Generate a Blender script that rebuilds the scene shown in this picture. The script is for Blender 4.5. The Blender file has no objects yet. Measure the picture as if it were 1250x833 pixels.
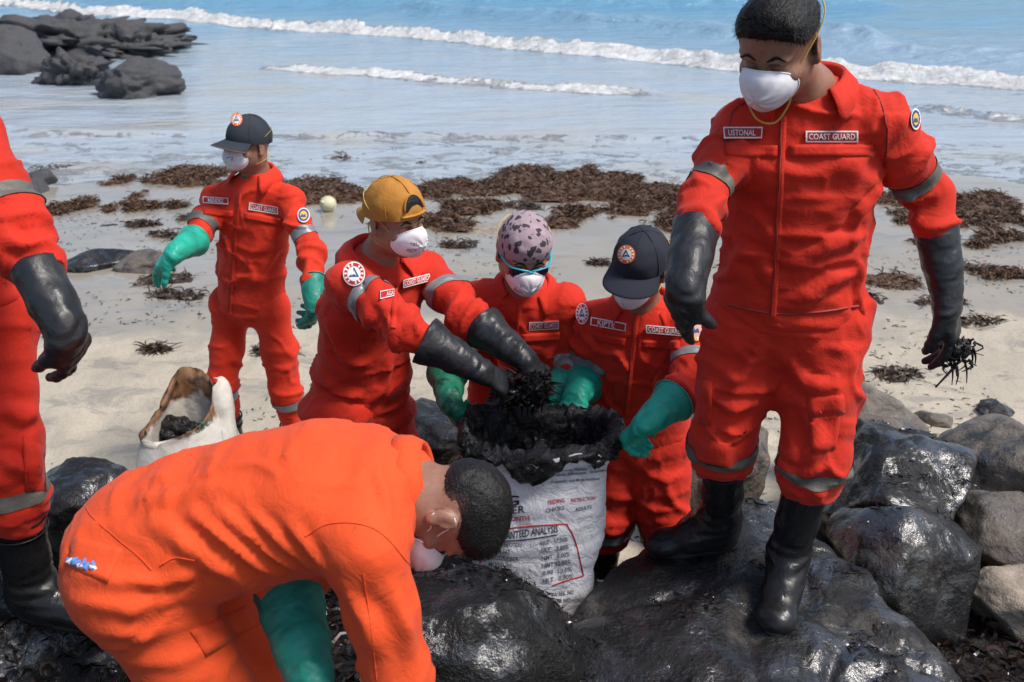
import bpy, bmesh, math, random, time
import numpy as np
from mathutils import Vector, Matrix
from mathutils.bvhtree import BVHTree
T0 = time.time()
scene = bpy.context.scene
R = math.radians
# ------------------------------------------------------------------ camera, sky, sun, exposure
W0, H0, FPX, PITCH, CAMZ = 1250.0, 833.0, 1215.0, R(23.3), 2.43
cam_data = bpy.data.cameras.new('camera'); cam = bpy.data.objects.new('camera', cam_data)
scene.collection.objects.link(cam); scene.camera = cam
cam.location = (0, 0, CAMZ); cam.rotation_euler = (math.pi/2 - PITCH, 0, 0)
cam_data.sensor_width = 36.0; cam_data.lens = 36.0*FPX/W0
cam_data.clip_start = 0.05; cam_data.clip_end = 6000
cam_data.dof.use_dof = True; cam_data.dof.focus_distance = 2.75; cam_data.dof.aperture_fstop = 5.6
SUN_EL, SUN_AZ = 60.0, 112.0          # azimuth clockwise from +Y (out to sea)
world = bpy.data.worlds.new('World'); scene.world = world; world.use_nodes = True
wn = world.node_tree; wn.nodes.clear()
sky = wn.nodes.new('ShaderNodeTexSky'); sky.sky_type = 'NISHITA'; sky.sun_disc = False
sky.sun_elevation = R(SUN_EL); sky.sun_rotation = R(SUN_AZ)
sky.air_density = 1.0; sky.dust_density = 2.0; sky.ozone_density = 1.5
bg = wn.nodes.new('ShaderNodeBackground'); bg.inputs[1].default_value = 0.115
wo = wn.nodes.new('ShaderNodeOutputWorld')
wn.links.new(sky.outputs[0], bg.inputs[0]); wn.links.new(bg.outputs[0], wo.inputs[0])
sl = bpy.data.lights.new('sun', 'SUN'); sl.energy = 2.7; sl.angle = R(16); sl.color = (1.0, 0.95, 0.88)
sun = bpy.data.objects.new('sun', sl); scene.collection.objects.link(sun)
_sd = Vector((math.sin(R(SUN_AZ))*math.cos(R(SUN_EL)), math.cos(R(SUN_AZ))*math.cos(R(SUN_EL)), math.sin(R(SUN_EL))))
sun.rotation_euler = _sd.to_track_quat('Z', 'Y').to_euler()
sun.location = _sd*30
vs = scene.view_settings; vs.view_transform = 'Standard'; vs.look = 'None'; vs.exposure = 0.5; vs.gamma = 1.0
vs.use_curve_mapping = False
scene.cycles.max_bounces = 5; scene.cycles.diffuse_bounces = 3; scene.cycles.glossy_bounces = 3
scene.cycles.use_denoising = True

# ------------------------------------------------------------------ photo geometry helpers
CP, SP = math.cos(PITCH), math.sin(PITCH)
CAM = np.array([0, 0, CAMZ])
def ray(px, py):
    x = (px - W0/2)/FPX; y = -(py - H0/2)/FPX
    return np.array([x, CP + y*SP, -SP + y*CP])
def at(px, py, Y):                       # point on a pixel's ray at ground distance Y
    d = ray(px, py); return CAM + d*(Y/d[1])
def atz(px, py, z):                      # point on a pixel's ray at height z
    d = ray(px, py); return CAM + d*((z - CAMZ)/d[2])
def bone(parent, px, py, L, near=True):  # point on a pixel's ray, L away from a parent joint
    d = ray(px, py); d = d/np.linalg.norm(d); c = CAM - parent
    b = c@d; q = c@c - L*L; disc = b*b - q
    if disc < 0: return CAM + d*(-b)
    s = -b - math.sqrt(disc) if near else -b + math.sqrt(disc)
    return CAM + d*s
def pix(p):
    v = np.asarray(p) - CAM
    dep = v[1]*CP - v[2]*SP; up = v[1]*SP + v[2]*CP
    return (W0/2 + FPX*v[0]/dep, H0/2 - FPX*up/dep, dep)
def V3(*a): return np.array(a, float)
def nrm(v):
    v = np.asarray(v, float); n = np.linalg.norm(v); return v/n if n > 1e-9 else v
def lerp(a, b, t): return a + (b - a)*t
def sstep(a, b, x):
    t = np.clip((x - a)/(b - a), 0, 1); return t*t*(3 - 2*t)

# ------------------------------------------------------------------ numpy noise
def _hash(i, j, k, s):
    n = (i*374761393 + j*668265263 + k*2147483647 + s*1274126177) & 0xFFFFFFFF
    n = ((n ^ (n >> 13))*1274126177) & 0xFFFFFFFF
    n = ((n ^ (n >> 16))*2246822519) & 0xFFFFFFFF
    return ((n ^ (n >> 15)) & 0xFFFFFF)/float(0xFFFFFF)*2 - 1
def vnoise(P, seed=0):
    P = np.asarray(P, float); f = np.floor(P).astype(np.int64); t = P - f; t = t*t*t*(t*(t*6 - 15) + 10)
    r = 0
    for a in (0, 1):
        for b in (0, 1):
            for c in (0, 1):
                w = (t[:, 0] if a else 1 - t[:, 0])*(t[:, 1] if b else 1 - t[:, 1])*(t[:, 2] if c else 1 - t[:, 2])
                r = r + w*_hash(f[:, 0] + a, f[:, 1] + b, f[:, 2] + c, seed)
    return r
def fbm(P, seed=0, oct=4, gain=.5):
    r = 0; a = 1.0; P = np.asarray(P, float)
    for o in range(oct):
        r = r + a*vnoise(P*(2.03**o) + 17.3*o, seed + o); a *= gain
    return r

# ------------------------------------------------------------------ mesh helpers
COL = scene.collection
def mesh_np(name, V, F, mats, smooth=True, fmat=None):
    """V (n,3); F (m,k) array or list of faces"""
    me = bpy.data.meshes.new(name)
    V = np.asarray(V, np.float32)
    if isinstance(F, np.ndarray):
        m, k = F.shape
        me.vertices.add(len(V)); me.vertices.foreach_set('co', V.ravel())
        me.loops.add(m*k); me.loops.foreach_set('vertex_index', F.astype(np.int32).ravel())
        me.polygons.add(m); me.polygons.foreach_set('loop_start', np.arange(0, m*k, k, dtype=np.int32))
        me.update(calc_edges=True)
    else:
        me.from_pydata([tuple(map(float, v)) for v in V], [], [tuple(map(int, f)) for f in F]); me.update()
    if not isinstance(mats, (list, tuple)): mats = [mats]
    for m_ in mats: me.materials.append(m_)
    n = len(me.polygons)
    if smooth: me.polygons.foreach_set('use_smooth', np.ones(n, dtype=bool))
    if fmat is not None: me.polygons.foreach_set('material_index', np.asarray(fmat, np.int32))
    me.validate(); me.update()
    return me
def link(name, me, parent=None, base=None):
    o = bpy.data.objects.new(name, me); COL.objects.link(o)
    if parent is not None: o.parent = parent
    return o
def tag(o, label=None, cat=None, group=None, kind=None):
    if label: o['label'] = label
    if cat: o['category'] = cat
    if group: o['group'] = group
    if kind: o['kind'] = kind
    return o
def empty(name, loc):
    o = bpy.data.objects.new(name, None); o.location = tuple(loc); o.empty_display_size = .1; COL.objects.link(o); return o
def root_of(o):
    while o.parent is not None: o = o.parent
    return o
def part(name, V, F, mats, parent, smooth=True, fmat=None):
    """mesh given in world coordinates, parented under an empty that only has a location (or under one of its parts)"""
    V = np.asarray(V, float) - np.array(root_of(parent).location)
    return link(name, mesh_np(name, V, F, mats, smooth, fmat), parent)
def thing_mesh(name, V, F, mats, label, cat, group=None, kind=None, smooth=True, fmat=None):
    V = np.asarray(V, float); c = V.mean(0); c[2] = V[:, 2].min()
    o = link(name, mesh_np(name, V - c, F, mats, smooth, fmat)); o.location = tuple(c)
    return tag(o, label, cat, group, kind)

class MB:                                # collects verts / faces with a material index
    def __init__(s): s.v = []; s.f = []; s.m = []; s.n = 0
    def add(s, V, F, mi=0):
        V = np.asarray(V, float)
        s.v.append(V); F = [tuple(int(i) + s.n for i in f) for f in F]; s.f += F; s.m += [mi]*len(F); s.n += len(V)
    def verts(s): return np.concatenate(s.v)

def catmull(P, n=6, closed=False):
    P = np.asarray(P, float); m = len(P); out = []
    for i in range(m if closed else m - 1):
        p0 = P[(i - 1) % m] if closed or i > 0 else 2*P[0] - P[1]
        p1 = P[i]; p2 = P[(i + 1) % m]
        p3 = P[(i + 2) % m] if closed or i + 2 < m else 2*P[-1] - P[-2]
        for k in range(n):
            t = k/n
            out.append(.5*((2*p1) + (-p0 + p2)*t + (2*p0 - 5*p1 + 4*p2 - p3)*t*t + (-p0 + 3*p1 - 3*p2 + p3)*t**3))
    if not closed: out.append(P[-1])
    return np.array(out)
def tube(P, r, n=6, flat=1.0, up=None, closed=False):
    P = np.asarray(P, float); m = len(P); r = np.broadcast_to(np.asarray(r, float), (m,))
    Vv = []; up = np.array([0.0, 0, 1]) if up is None else np.asarray(up, float); prev = None
    for i in range(m):
        a = P[(i - 1) % m] if closed else P[max(i - 1, 0)]; b = P[(i + 1) % m] if closed else P[min(i + 1, m - 1)]
        t = nrm(b - a)
        u = up - t*(up@t) if prev is None else prev - t*(prev@t)
        if np.linalg.norm(u) < 1e-4: u = np.cross(t, [1, 0, 0.3])
        u = nrm(u); prev = u; w = np.cross(t, u)
        for k in range(n):
            a_ = 2*math.pi*k/n; Vv.append(P[i] + u*math.cos(a_)*r[i]*flat + w*math.sin(a_)*r[i])
    F = []
    for i in range(m if closed else m - 1):
        j = (i + 1) % m
        for k in range(n): F.append((i*n + k, i*n + (k + 1) % n, j*n + (k + 1) % n, j*n + k))
    if not closed:
        F.append(tuple(reversed(range(n)))); F.append(tuple((m - 1)*n + k for k in range(n)))
    return np.array(Vv), F
def grid_faces(nu, nv, closed_u=False):
    F = []
    for j in range(nv - 1):
        for i in range(nu if closed_u else nu - 1):
            i2 = (i + 1) % nu
            F.append((j*nu + i, j*nu + i2, (j + 1)*nu + i2, (j + 1)*nu + i))
    return F

# ------------------------------------------------------------------ signed distance fields -> surface nets
class SDF:
    def __init__(s, lo, hi, res):
        s.lo = np.asarray(lo, float); s.res = res
        s.n = np.maximum(np.ceil((np.asarray(hi) - s.lo)/res).astype(int) + 1, 3)
        s.ax = [s.lo[i] + res*np.arange(s.n[i]) for i in range(3)]
        s.D = np.full(s.n, 1e3); s.prims = []
    def _sl(s, bb, m):
        sl = []
        for i in range(3):
            a = int(np.clip(np.floor((bb[0][i] - m - s.lo[i])/s.res), 0, s.n[i] - 1)); b = int(np.clip(np.ceil((bb[1][i] + m - s.lo[i])/s.res) + 1, a + 1, s.n[i]))
            sl.append(slice(a, b))
        return tuple(sl)
    def _xyz(s, sl): return s.ax[0][sl[0]][:, None, None], s.ax[1][sl[1]][None, :, None], s.ax[2][sl[2]][None, None, :]
    def add(s, p, k=.03, ex=0.0, exr=0.0):
        fn, bb, axis = p; sl = s._sl(bb, k + 2.5*s.res)
        d = fn(*s._xyz(sl)); a = s.D[sl]
        h = np.maximum(k - np.abs(a - d), 0)/k if k > 0 else 0
        s.D[sl] = np.minimum(a, d) - h*h*k*.25
        s.prims.append((fn, axis, ex, exr)); return s
    def sub(s, p, k=.01):
        fn, bb, axis = p; sl = s._sl(bb, k + 2.5*s.res)
        d = -fn(*s._xyz(sl)); a = s.D[sl]
        h = np.maximum(k - np.abs(a - d), 0)/k
        s.D[sl] = np.maximum(a, d) + h*h*k*.25; return s
    def cut(s, o, n, k=.004):              # remove the side that n points to
        x, y, z = s._xyz((slice(None),)*3)
        d = (x - o[0])*n[0] + (y - o[1])*n[1] + (z - o[2])*n[2]
        h = np.maximum(k - np.abs(s.D - d), 0)/k
        s.D = np.maximum(s.D, d) + h*h*k*.25; return s
    def mesh(s, smooth=2):
        D = s.D; S = (D < 0)
        nx, ny, nz = D.shape
        c = np.zeros((nx - 1, ny - 1, nz - 1), np.int8)
        off = [(a, b, e) for a in (0, 1) for b in (0, 1) for e in (0, 1)]
        for a, b, e in off: c += S[a:nx - 1 + a, b:ny - 1 + b, e:nz - 1 + e]
        act = (c > 0) & (c < 8); I = np.argwhere(act)
        idx = np.full(act.shape, -1, np.int64); idx[act] = np.arange(len(I))
        vals = np.stack([D[I[:, 0] + a, I[:, 1] + b, I[:, 2] + e] for a, b, e in off], 1)
        pos = np.zeros((len(I), 3)); cnt = np.zeros(len(I))
        oc = np.array(off, float)
        for i in range(8):
            for j in range(i + 1, 8):
                if np.abs(oc[i] - oc[j]).sum() != 1: continue
                va, vb = vals[:, i], vals[:, j]; cr = (va < 0) != (vb < 0)
                t = np.where(cr, va/np.where(cr, va - vb, 1), 0)
                pos += np.where(cr[:, None], oc[i] + t[:, None]*(oc[j] - oc[i]), 0); cnt += cr
        V = s.lo + s.res*(I + pos/np.maximum(cnt, 1)[:, None])
        Fs = []
        for ax in range(3):
            u, v = (ax + 1) % 3, (ax + 2) % 3
            A = [slice(None)]*3; B = [slice(None)]*3; A[ax] = slice(0, -1); B[ax] = slice(1, None)
            sa, sb = S[tuple(A)], S[tuple(B)]
            E = np.argwhere(sa != sb)
            ok = (E[:, u] > 0) & (E[:, v] > 0) & (E[:, u] < D.shape[u] - 1) & (E[:, v] < D.shape[v] - 1); E = E[ok]
            eu = np.zeros(3, int); eu[u] = 1; ev = np.zeros(3, int); ev[v] = 1
            q = [E - eu - ev, E - ev, E, E - eu]
            f = np.stack([idx[t[:, 0], t[:, 1], t[:, 2]] for t in q], 1)
            ins = sa[E[:, 0], E[:, 1], E[:, 2]]
            f[~ins] = f[~ins][:, ::-1]; Fs.append(f)
        F = np.concatenate(Fs); F = F[(F >= 0).all(1)]
        for _ in range(smooth): V = lap_smooth(V, F, .5)
        return V, F
def edges_of(F):
    k = F.shape[1]
    e = np.concatenate([F[:, [i, (i + 1) % k]] for i in range(k)]); e.sort(1); return np.unique(e, axis=0)
def scatter(n, idx, val):
    return np.stack([np.bincount(idx, val[:, i], n) for i in range(3)], 1)
def lap_smooth(V, F, a):
    E = edges_of(F); n = len(V)
    s = scatter(n, E[:, 0], V[E[:, 1]]) + scatter(n, E[:, 1], V[E[:, 0]])
    c = np.bincount(E.ravel(), minlength=n)[:, None]
    return V + a*(s/np.maximum(c, 1) - V)
def vnormals(V, F):
    n = np.cross(V[F[:, 2]] - V[F[:, 0]], V[F[:, 3 if F.shape[1] > 3 else 1]] - V[F[:, 1 if F.shape[1] > 3 else 0]])
    if F.shape[1] == 3: n = np.cross(V[F[:, 1]] - V[F[:, 0]], V[F[:, 2]] - V[F[:, 0]])
    N = sum(scatter(len(V), F[:, i], n) for i in range(F.shape[1]))
    return N/np.maximum(np.linalg.norm(N, axis=1), 1e-12)[:, None]
def rcone(a, b, ra, rb):
    a = np.asarray(a, float); b = np.asarray(b, float); d = b - a; bb = max(d@d, 1e-9)
    def fn(x, y, z):
        dx, dy, dz = x - a[0], y - a[1], z - a[2]
        t = np.clip((dx*d[0] + dy*d[1] + dz*d[2])/bb, 0, 1)
        return np.sqrt((dx - t*d[0])**2 + (dy - t*d[1])**2 + (dz - t*d[2])**2) - (ra + t*(rb - ra))
    r = max(ra, rb); return fn, (np.minimum(a, b) - r, np.maximum(a, b) + r), nrm(d)
def ecap(a, b, A, B, u):
    """tapered capsule with elliptical section: A, B = (half width along u, half depth) at both ends"""
    a = np.asarray(a, float); b = np.asarray(b, float); d = b - a; L = max(np.linalg.norm(d), 1e-6); ax = d/L
    u = np.asarray(u, float); u = nrm(u - ax*(u@ax)); w = np.cross(ax, u)
    def fn(x, y, z):
        dx, dy, dz = x - a[0], y - a[1], z - a[2]
        l = dx*ax[0] + dy*ax[1] + dz*ax[2]; t = np.clip(l/L, 0, 1); l = l - t*L
        r1 = A[0] + t*(B[0] - A[0]); r2 = A[1] + t*(B[1] - A[1]); m = np.minimum(r1, r2)
        p = dx*u[0] + dy*u[1] + dz*u[2]; q = dx*w[0] + dy*w[1] + dz*w[2]
        return (np.sqrt((p/r1)**2 + (q/r2)**2 + (l/m)**2) - 1)*m
    r = max(max(A), max(B)); return fn, (np.minimum(a, b) - r, np.maximum(a, b) + r), ax
def ellip(c, rad, M=None):
    c = np.asarray(c, float); rad = np.asarray(rad, float); M = np.eye(3) if M is None else np.asarray(M, float)   # rows = axes
    m = rad.min()
    def fn(x, y, z):
        dx, dy, dz = x - c[0], y - c[1], z - c[2]
        k = 0
        for i in range(3): k = k + ((dx*M[i, 0] + dy*M[i, 1] + dz*M[i, 2])/rad[i])**2
        return (np.sqrt(k) - 1)*m
    r = rad.max(); return fn, (c - r, c + r), V3(0, 0, 1)
def rotx(a): c, s = math.cos(a), math.sin(a); return np.array([[1, 0, 0], [0, c, -s], [0, s, c]])
def roty(a): c, s = math.cos(a), math.sin(a); return np.array([[c, 0, s], [0, 1, 0], [-s, 0, c]])
def rotz(a): c, s = math.cos(a), math.sin(a); return np.array([[c, -s, 0], [s, c, 0], [0, 0, 1]])

def crumple(V, F, prims, lo=.03, hi=.035, iters=4, seed=0, amp=.004, freq=13, stiff=.0, grav=0.0, scale=1.0):
    """lets a garment surface with more cloth than body buckle into folds inside a thin band round its own shape"""
    N = vnormals(V, F); n = len(V)
    x, y, z = V[:, 0], V[:, 1], V[:, 2]
    Dm = np.stack([p[0](x, y, z) for p in prims], 1); w = np.exp(-np.maximum(Dm, -.03)/.03); w /= w.sum(1)[:, None]
    A = np.stack([p[1] for p in prims]); ex = w@np.array([p[2] for p in prims]); exr = w@np.array([p[3] for p in prims])
    best = A[Dm.argmin(1)]
    E = np.concatenate([edges_of(F), F[:, [0, 2]], F[:, [1, 3]]]); i, j = E[:, 0], E[:, 1]
    d = V[j] - V[i]; L = np.linalg.norm(d, axis=1); ax = nrm_rows(best[i] + best[j])
    ca = ((d*ax).sum(1)/np.maximum(L, 1e-9))**2
    var = 1 + .6*vnoise(V*9, seed + 5)
    exm = .5*(ex[i]*var[i] + ex[j]*var[j])*scale; exrm = .5*(exr[i] + exr[j])*scale
    rest = L*(1 + .45*exm*ca + .5*exrm*(1 - ca))
    al = (V*best).sum(1)[:, None]*best; warp = np.stack([vnoise(V*5 + 3.1*k, seed + 20 + k) for k in range(3)], 1)
    def ridge(f_r, f_a, sd, sharp, wp=.05):                    # creases: narrow crests with flat cloth between, slanting round the limb
        Q = (V + wp*warp - al)*f_r + al*f_a; v = np.abs(vnoise(Q, sd)); return np.maximum(1 - v*sharp, 0)**1.5
    place = np.clip(.55 + 1.1*vnoise(V*4.5, seed + 30), 0, 1.4)*np.clip(.35 + ex*3.2, 0, 1.25)
    p2 = np.clip(.5 + 1.2*vnoise(V*5.5, seed + 33), 0, 1.3)*np.clip(.45 + ex*3, 0, 1.2); p3 = np.clip(.4 + 1.3*vnoise(V*7, seed + 36), 0, 1.2)*np.clip(.3 + ex*3, 0, 1.2)
    h = .016*ridge(4.6, 9.0, seed + 31, 2.2)*place + .017*ridge(3.8, 8.5, seed + 37, 5.5, .08)*p2 + .012*ridge(6.5, 13, seed + 32, 4.5, .05)*p3 + .007*ridge(11, 22, seed + 38, 3.5, .03)*place + .004*vnoise(V*6, seed + 34)
    X = V + N*((h*1.3 - .010)*amp/.004)[:, None]
    cnt = np.bincount(np.concatenate([i, j]), minlength=n)[:, None].astype(float)
    El = edges_of(F); cl = np.bincount(El.ravel(), minlength=n)[:, None].astype(float)
    for it in range(iters):
        d = X[j] - X[i]; l = np.linalg.norm(d, axis=1)
        c = (.5*(l - rest)/np.maximum(l, 1e-9))[:, None]*d
        X = X + 1.5*(scatter(n, i, c) - scatter(n, j, c))/cnt
        X[:, 2] -= grav
        U = X - V
        if it % 2 == 0:
            s_ = scatter(n, El[:, 0], U[El[:, 1]]) + scatter(n, El[:, 1], U[El[:, 0]]); U = U + stiff*(s_/cl - U)
        dn = (U*N).sum(1); t_ = U - N*dn[:, None]
        tl = np.linalg.norm(t_, axis=1); t_ *= np.minimum(1, .012/np.maximum(tl, 1e-9))[:, None]
        hi_, lo_ = hi, lo
        dn = np.where(dn > 0, hi_*np.tanh(dn/hi_), lo_*np.tanh(dn/lo_))
        X = V + t_ + N*dn[:, None]
    return X
def nrm_rows(v): return v/np.maximum(np.linalg.norm(v, axis=1), 1e-9)[:, None]
def bvh(V, F): return BVHTree.FromPolygons([tuple(v) for v in np.asarray(V, float)], [tuple(int(i) for i in f) for f in F])
def hit(tree, px, py):
    d = ray(px, py); l, n, i, dist = tree.ray_cast(Vector(CAM), Vector(nrm(d)), 20)
    if l is None: return None, None
    n = np.array(n)
    if n@d > 0: n = -n
    return np.array(l), n
def add_folds(V, F, folds):
    """folds: (pixel polyline, width m, height m): creases laid on the surface where they show in the photograph"""
    tr = bvh(V, F); N = vnormals(V, F); D = np.zeros(len(V))
    for pl, wd, amp in folds:
        pts = []
        for a in range(len(pl) - 1):
            for t in np.linspace(0, 1, 8, endpoint=False):
                p, _ = hit(tr, lerp(pl[a][0], pl[a + 1][0], t), lerp(pl[a][1], pl[a + 1][1], t))
                if p is not None: pts.append(p)
        if len(pts) < 3: continue
        pts = np.array(pts); m = len(pts); bb0 = pts.min(0) - 3*wd; bb1 = pts.max(0) + 3*wd
        sel = np.where(((V > bb0) & (V < bb1)).all(1))[0]
        if not len(sel): continue
        dd = np.linalg.norm(V[sel][:, None] - pts[None], axis=2); k = dd.argmin(1); r = dd.min(1)/wd
        env = np.sin(np.pi*np.clip((k + .5)/m, 0, 1))**.6
        D[sel] += 1.7*amp*env*(np.exp(-r*r) - .55*np.exp(-((r - 1.6)/.8)**2))
    return V + N*D[:, None]
# ------------------------------------------------------------------ materials
class NT:
    def __init__(s, name):
        s.m = bpy.data.materials.new(name); s.m.use_nodes = True; s.t = s.m.node_tree; s.t.nodes.clear()
        s.out = s.t.nodes.new('ShaderNodeOutputMaterial'); s.b = s.t.nodes.new('ShaderNodeBsdfPrincipled')
        s.t.links.new(s.b.outputs[0], s.out.inputs[0]); s.tc = s.t.nodes.new('ShaderNodeTexCoord')
    def n(s, ty, **kw):
        x = s.t.nodes.new(ty)
        for k, v in kw.items(): setattr(x, k, v)
        return x
    def l(s, a, b): s.t.links.new(a, b)
    def inp(s, node, key, v):
        if hasattr(v, 'is_linked') or isinstance(v, bpy.types.NodeSocket): s.l(v, node.inputs[key])
        else: node.inputs[key].default_value = v
    def noise(s, scale, detail=4, rough=.55, dist=0.0, vec=None, stretch=None):
        x = s.n('ShaderNodeTexNoise'); x.inputs['Scale'].default_value = scale; x.inputs['Detail'].default_value = detail
        x.inputs['Roughness'].default_value = rough; x.inputs['Distortion'].default_value = dist
        v = vec if vec is not None else s.tc.outputs['Object']
        if stretch:
            mp = s.n('ShaderNodeMapping'); mp.inputs['Scale'].default_value = stretch; s.l(v, mp.inputs['Vector']); v = mp.outputs[0]
        s.l(v, x.inputs['Vector']); return x.outputs['Fac']
    def voro(s, scale, feature='F1', vec=None, out='Distance', rnd=1.0):
        x = s.n('ShaderNodeTexVoronoi', feature=feature); x.inputs['Scale'].default_value = scale; x.inputs['Randomness'].default_value = rnd
        s.l(vec if vec is not None else s.tc.outputs['Object'], x.inputs['Vector']); return x.outputs[out]
    def ramp(s, f, a, b, lo=0.0, hi=1.0, smooth=True):
        x = s.n('ShaderNodeMapRange', interpolation_type='SMOOTHSTEP' if smooth else 'LINEAR')
        s.l(f, x.inputs[0]); x.inputs[1].default_value = a; x.inputs[2].default_value = b; x.inputs[3].default_value = lo; x.inputs[4].default_value = hi
        return x.outputs[0]
    def mix(s, f, a, b):
        x = s.n('ShaderNodeMix', data_type='RGBA'); s.inp(x, 0, f)
        for k, v in ((6, a), (7, b)):
            if isinstance(v, tuple): v = (*v[:3], 1)
            s.inp(x, k, v)
        return x.outputs[2]
    def math(s, op, a, b=0.0):
        x = s.n('ShaderNodeMath', operation=op); s.inp(x, 0, a); s.inp(x, 1, b); return x.outputs[0]
    def bump(s, h, strength=.5, dist=.01, prev=None):
        x = s.n('ShaderNodeBump'); x.inputs['Strength'].default_value = strength; x.inputs['Distance'].default_value = dist
        s.l(h, x.inputs['Height'])
        if prev is not None: s.l(prev, x.inputs['Normal'])
        return x.outputs[0]
    def attr(s, name):
        x = s.n('ShaderNodeAttribute', attribute_name=name); return x.outputs['Fac']
    def set(s, **kw):
        nm = {'col': 'Base Color', 'rough': 'Roughness', 'metal': 'Metallic', 'spec': 'Specular IOR Level', 'normal': 'Normal', 'coat': 'Coat Weight', 'coatr': 'Coat Roughness', 'sheen': 'Sheen Weight', 'alpha': 'Alpha', 'trans': 'Transmission Weight', 'sss': 'Subsurface Weight', 'ior': 'IOR'}
        for k, v in kw.items():
            if isinstance(v, tuple): v = (*v[:3], 1)
            s.inp(s.b, nm[k], v)
        return s.m
M = {}
def cloth(name, col, dirt=.5, dark=None, rough=.78):
    t = NT(name); big = t.noise(5, 4); fine = t.noise(55, 3)
    dark = dark or tuple(c*.55 for c in col)
    c = t.mix(t.ramp(big, .35, .7), col, tuple(c_*.86 for c_ in col))
    c = t.mix(t.math('MULTIPLY', t.ramp(t.noise(3.2, 6, .68, .4), .60, .78), dirt), c, dark)
    c = t.mix(t.math('MULTIPLY', t.ramp(t.noise(19, 6, .72, .5), .62, .70), dirt*.8), c, tuple(x*.3 for x in col))
    rg = t.n('ShaderNodeTexNoise', noise_type='RIDGED_MULTIFRACTAL'); rg.inputs['Scale'].default_value = 6.5; rg.inputs['Detail'].default_value = 3; rg.inputs['Distortion'].default_value = .8; t.l(t.tc.outputs['Object'], rg.inputs['Vector'])
    nb = t.bump(rg.outputs['Fac'], .5, .016); nb = t.bump(t.noise(17, 5, .6, 1.2), .40, .012, nb)
    nb = t.bump(fine, .16, .004, nb)
    nb = t.bump(t.noise(700, 1), .12, .0008, nb)
    return t.set(col=c, rough=rough, normal=nb, sheen=.06, spec=.25)
M['red'] = cloth('red_cotton', (.61, .027, .010), .85)
M['red2'] = cloth('bright_red_cotton', (.66, .034, .011), .3)
M['orange'] = cloth('orange_cotton', (.80, .085, .018), .5)
M['collar_in'] = cloth('red_cotton_inner', (.5, .022, .012))
def plain(name, col, rough=.6, bump=0.0, bscale=60, **kw):
    t = NT(name); c = t.mix(t.ramp(t.noise(14, 4), .3, .7), col, tuple(x*.8 for x in col)); a = dict(col=c, rough=rough)
    if bump: a['normal'] = t.bump(t.noise(bscale, 4), bump, .005)
    a.update(kw); return t.set(**a)
M['patch_red'] = plain('patch_red_twill', (.46, .02, .014), .8, .2, 300)
M['white_thread'] = plain('white_thread', (.78, .76, .74), .8, .2, 400)
M['silver'] = plain('reflective_tape', (.27, .275, .28), .42, .25, 120, metal=.25)
M['silver_dirty'] = plain('dirty_reflective_tape', (.15, .14, .115), .55, .3, 120, metal=.1)
M['navy'] = plain('navy_cap_twill', (.014, .018, .032), .85, .2, 500)
M['greycap'] = plain('faded_navy_cap_twill', (.022, .030, .042), .85, .2, 500)
M['mustard'] = plain('mustard_cap_twill', (.50, .215, .03), .85, .35, 90)
M['brown_edge'] = plain('brown_edge', (.16, .08, .04), .8)
M['patch_white'] = plain('patch_white', (.72, .71, .72), .8)
M['patch_blue'] = plain('patch_blue', (.03, .06, .18), .8)
M['patch_orange'] = plain('patch_orange', (.72, .16, .03), .8)
M['patch_yellow'] = plain('patch_yellow', (.70, .42, .08), .8)
M['patch_pink'] = plain('patch_pale_pink', (.62, .36, .30), .8)
M['black'] = plain('black_thread', (.012, .012, .014), .7)
M['zip'] = plain('zip_tape', (.30, .022, .014), .6)
M['strap_y'] = plain('yellow_strap', (.62, .42, .09), .7)
M['strap_w'] = plain('white_strap', (.75, .74, .72), .7)
M['tee'] = plain('grey_undershirt', (.10, .115, .11), .9)
t = NT('brown_skin')
c = t.mix(t.ramp(t.noise(30, 5), .3, .7), (.33, .168, .110), (.25, .120, .078))
c = t.mix(t.ramp(t.noise(160, 3), .55, .75), c, (.24, .11, .075))
M['skin'] = t.set(col=c, rough=.46, normal=t.bump(t.noise(260, 3), .12, .002), spec=.4, sss=0.0)
t = NT('black_hair')
fd = t.ramp(t.math('ADD', t.attr('fade'), t.math('MULTIPLY', t.math('SUBTRACT', t.noise(330, 3, .6), .5), 1.6)), .35, .95)
hc_ = t.mix(t.noise(60, 3), (.004, .0036, .0036), (.010, .008, .0075))
M['hair'] = t.set(col=t.mix(fd, hc_, (.105, .052, .035)), rough=.5, normal=t.bump(t.noise(190, 4, stretch=(1, .25, 1)), .9, .004), spec=.35)
t = NT('respirator_fibre')
M['mask'] = t.set(col=t.mix(t.ramp(t.noise(25, 4), .35, .75), (.80, .78, .80), (.66, .63, .66)), rough=.85, normal=t.bump(t.noise(40, 3), .25, .004))
M['mask_print'] = plain('mask_print', (.22, .14, .18), .8)
M['mask_tab'] = plain('yellow_mask_tab', (.60, .42, .12), .6)
M['nose_clip'] = plain('nose_clip', (.45, .45, .47), .4, metal=.7)
def rubber(name, col, oil=.4, rough=.42, oilcol=(.008, .007, .006), oscale=9):
    t = NT(name); f = t.math('MULTIPLY', t.ramp(t.noise(oscale, 6, .65, .8), .5, .64), oil)
    c = t.mix(t.ramp(t.noise(20, 4), .3, .7), col, tuple(x*.8 for x in col)); c = t.mix(f, c, oilcol)
    r = t.ramp(t.noise(30, 4), .3, .7, rough - .1, rough + .12)
    nb = t.bump(t.noise(28, 4, .5, .6), .35, .01); nb = t.bump(t.noise(300, 2), .08, .001, nb)
    return t.set(col=c, rough=r, normal=nb, spec=.4)
M['glove_b'] = rubber('black_rubber', (.022, .023, .026), .7, .42)
M['glove_g'] = rubber('green_rubber', (.018, .40, .28), .35, .45)
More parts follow.
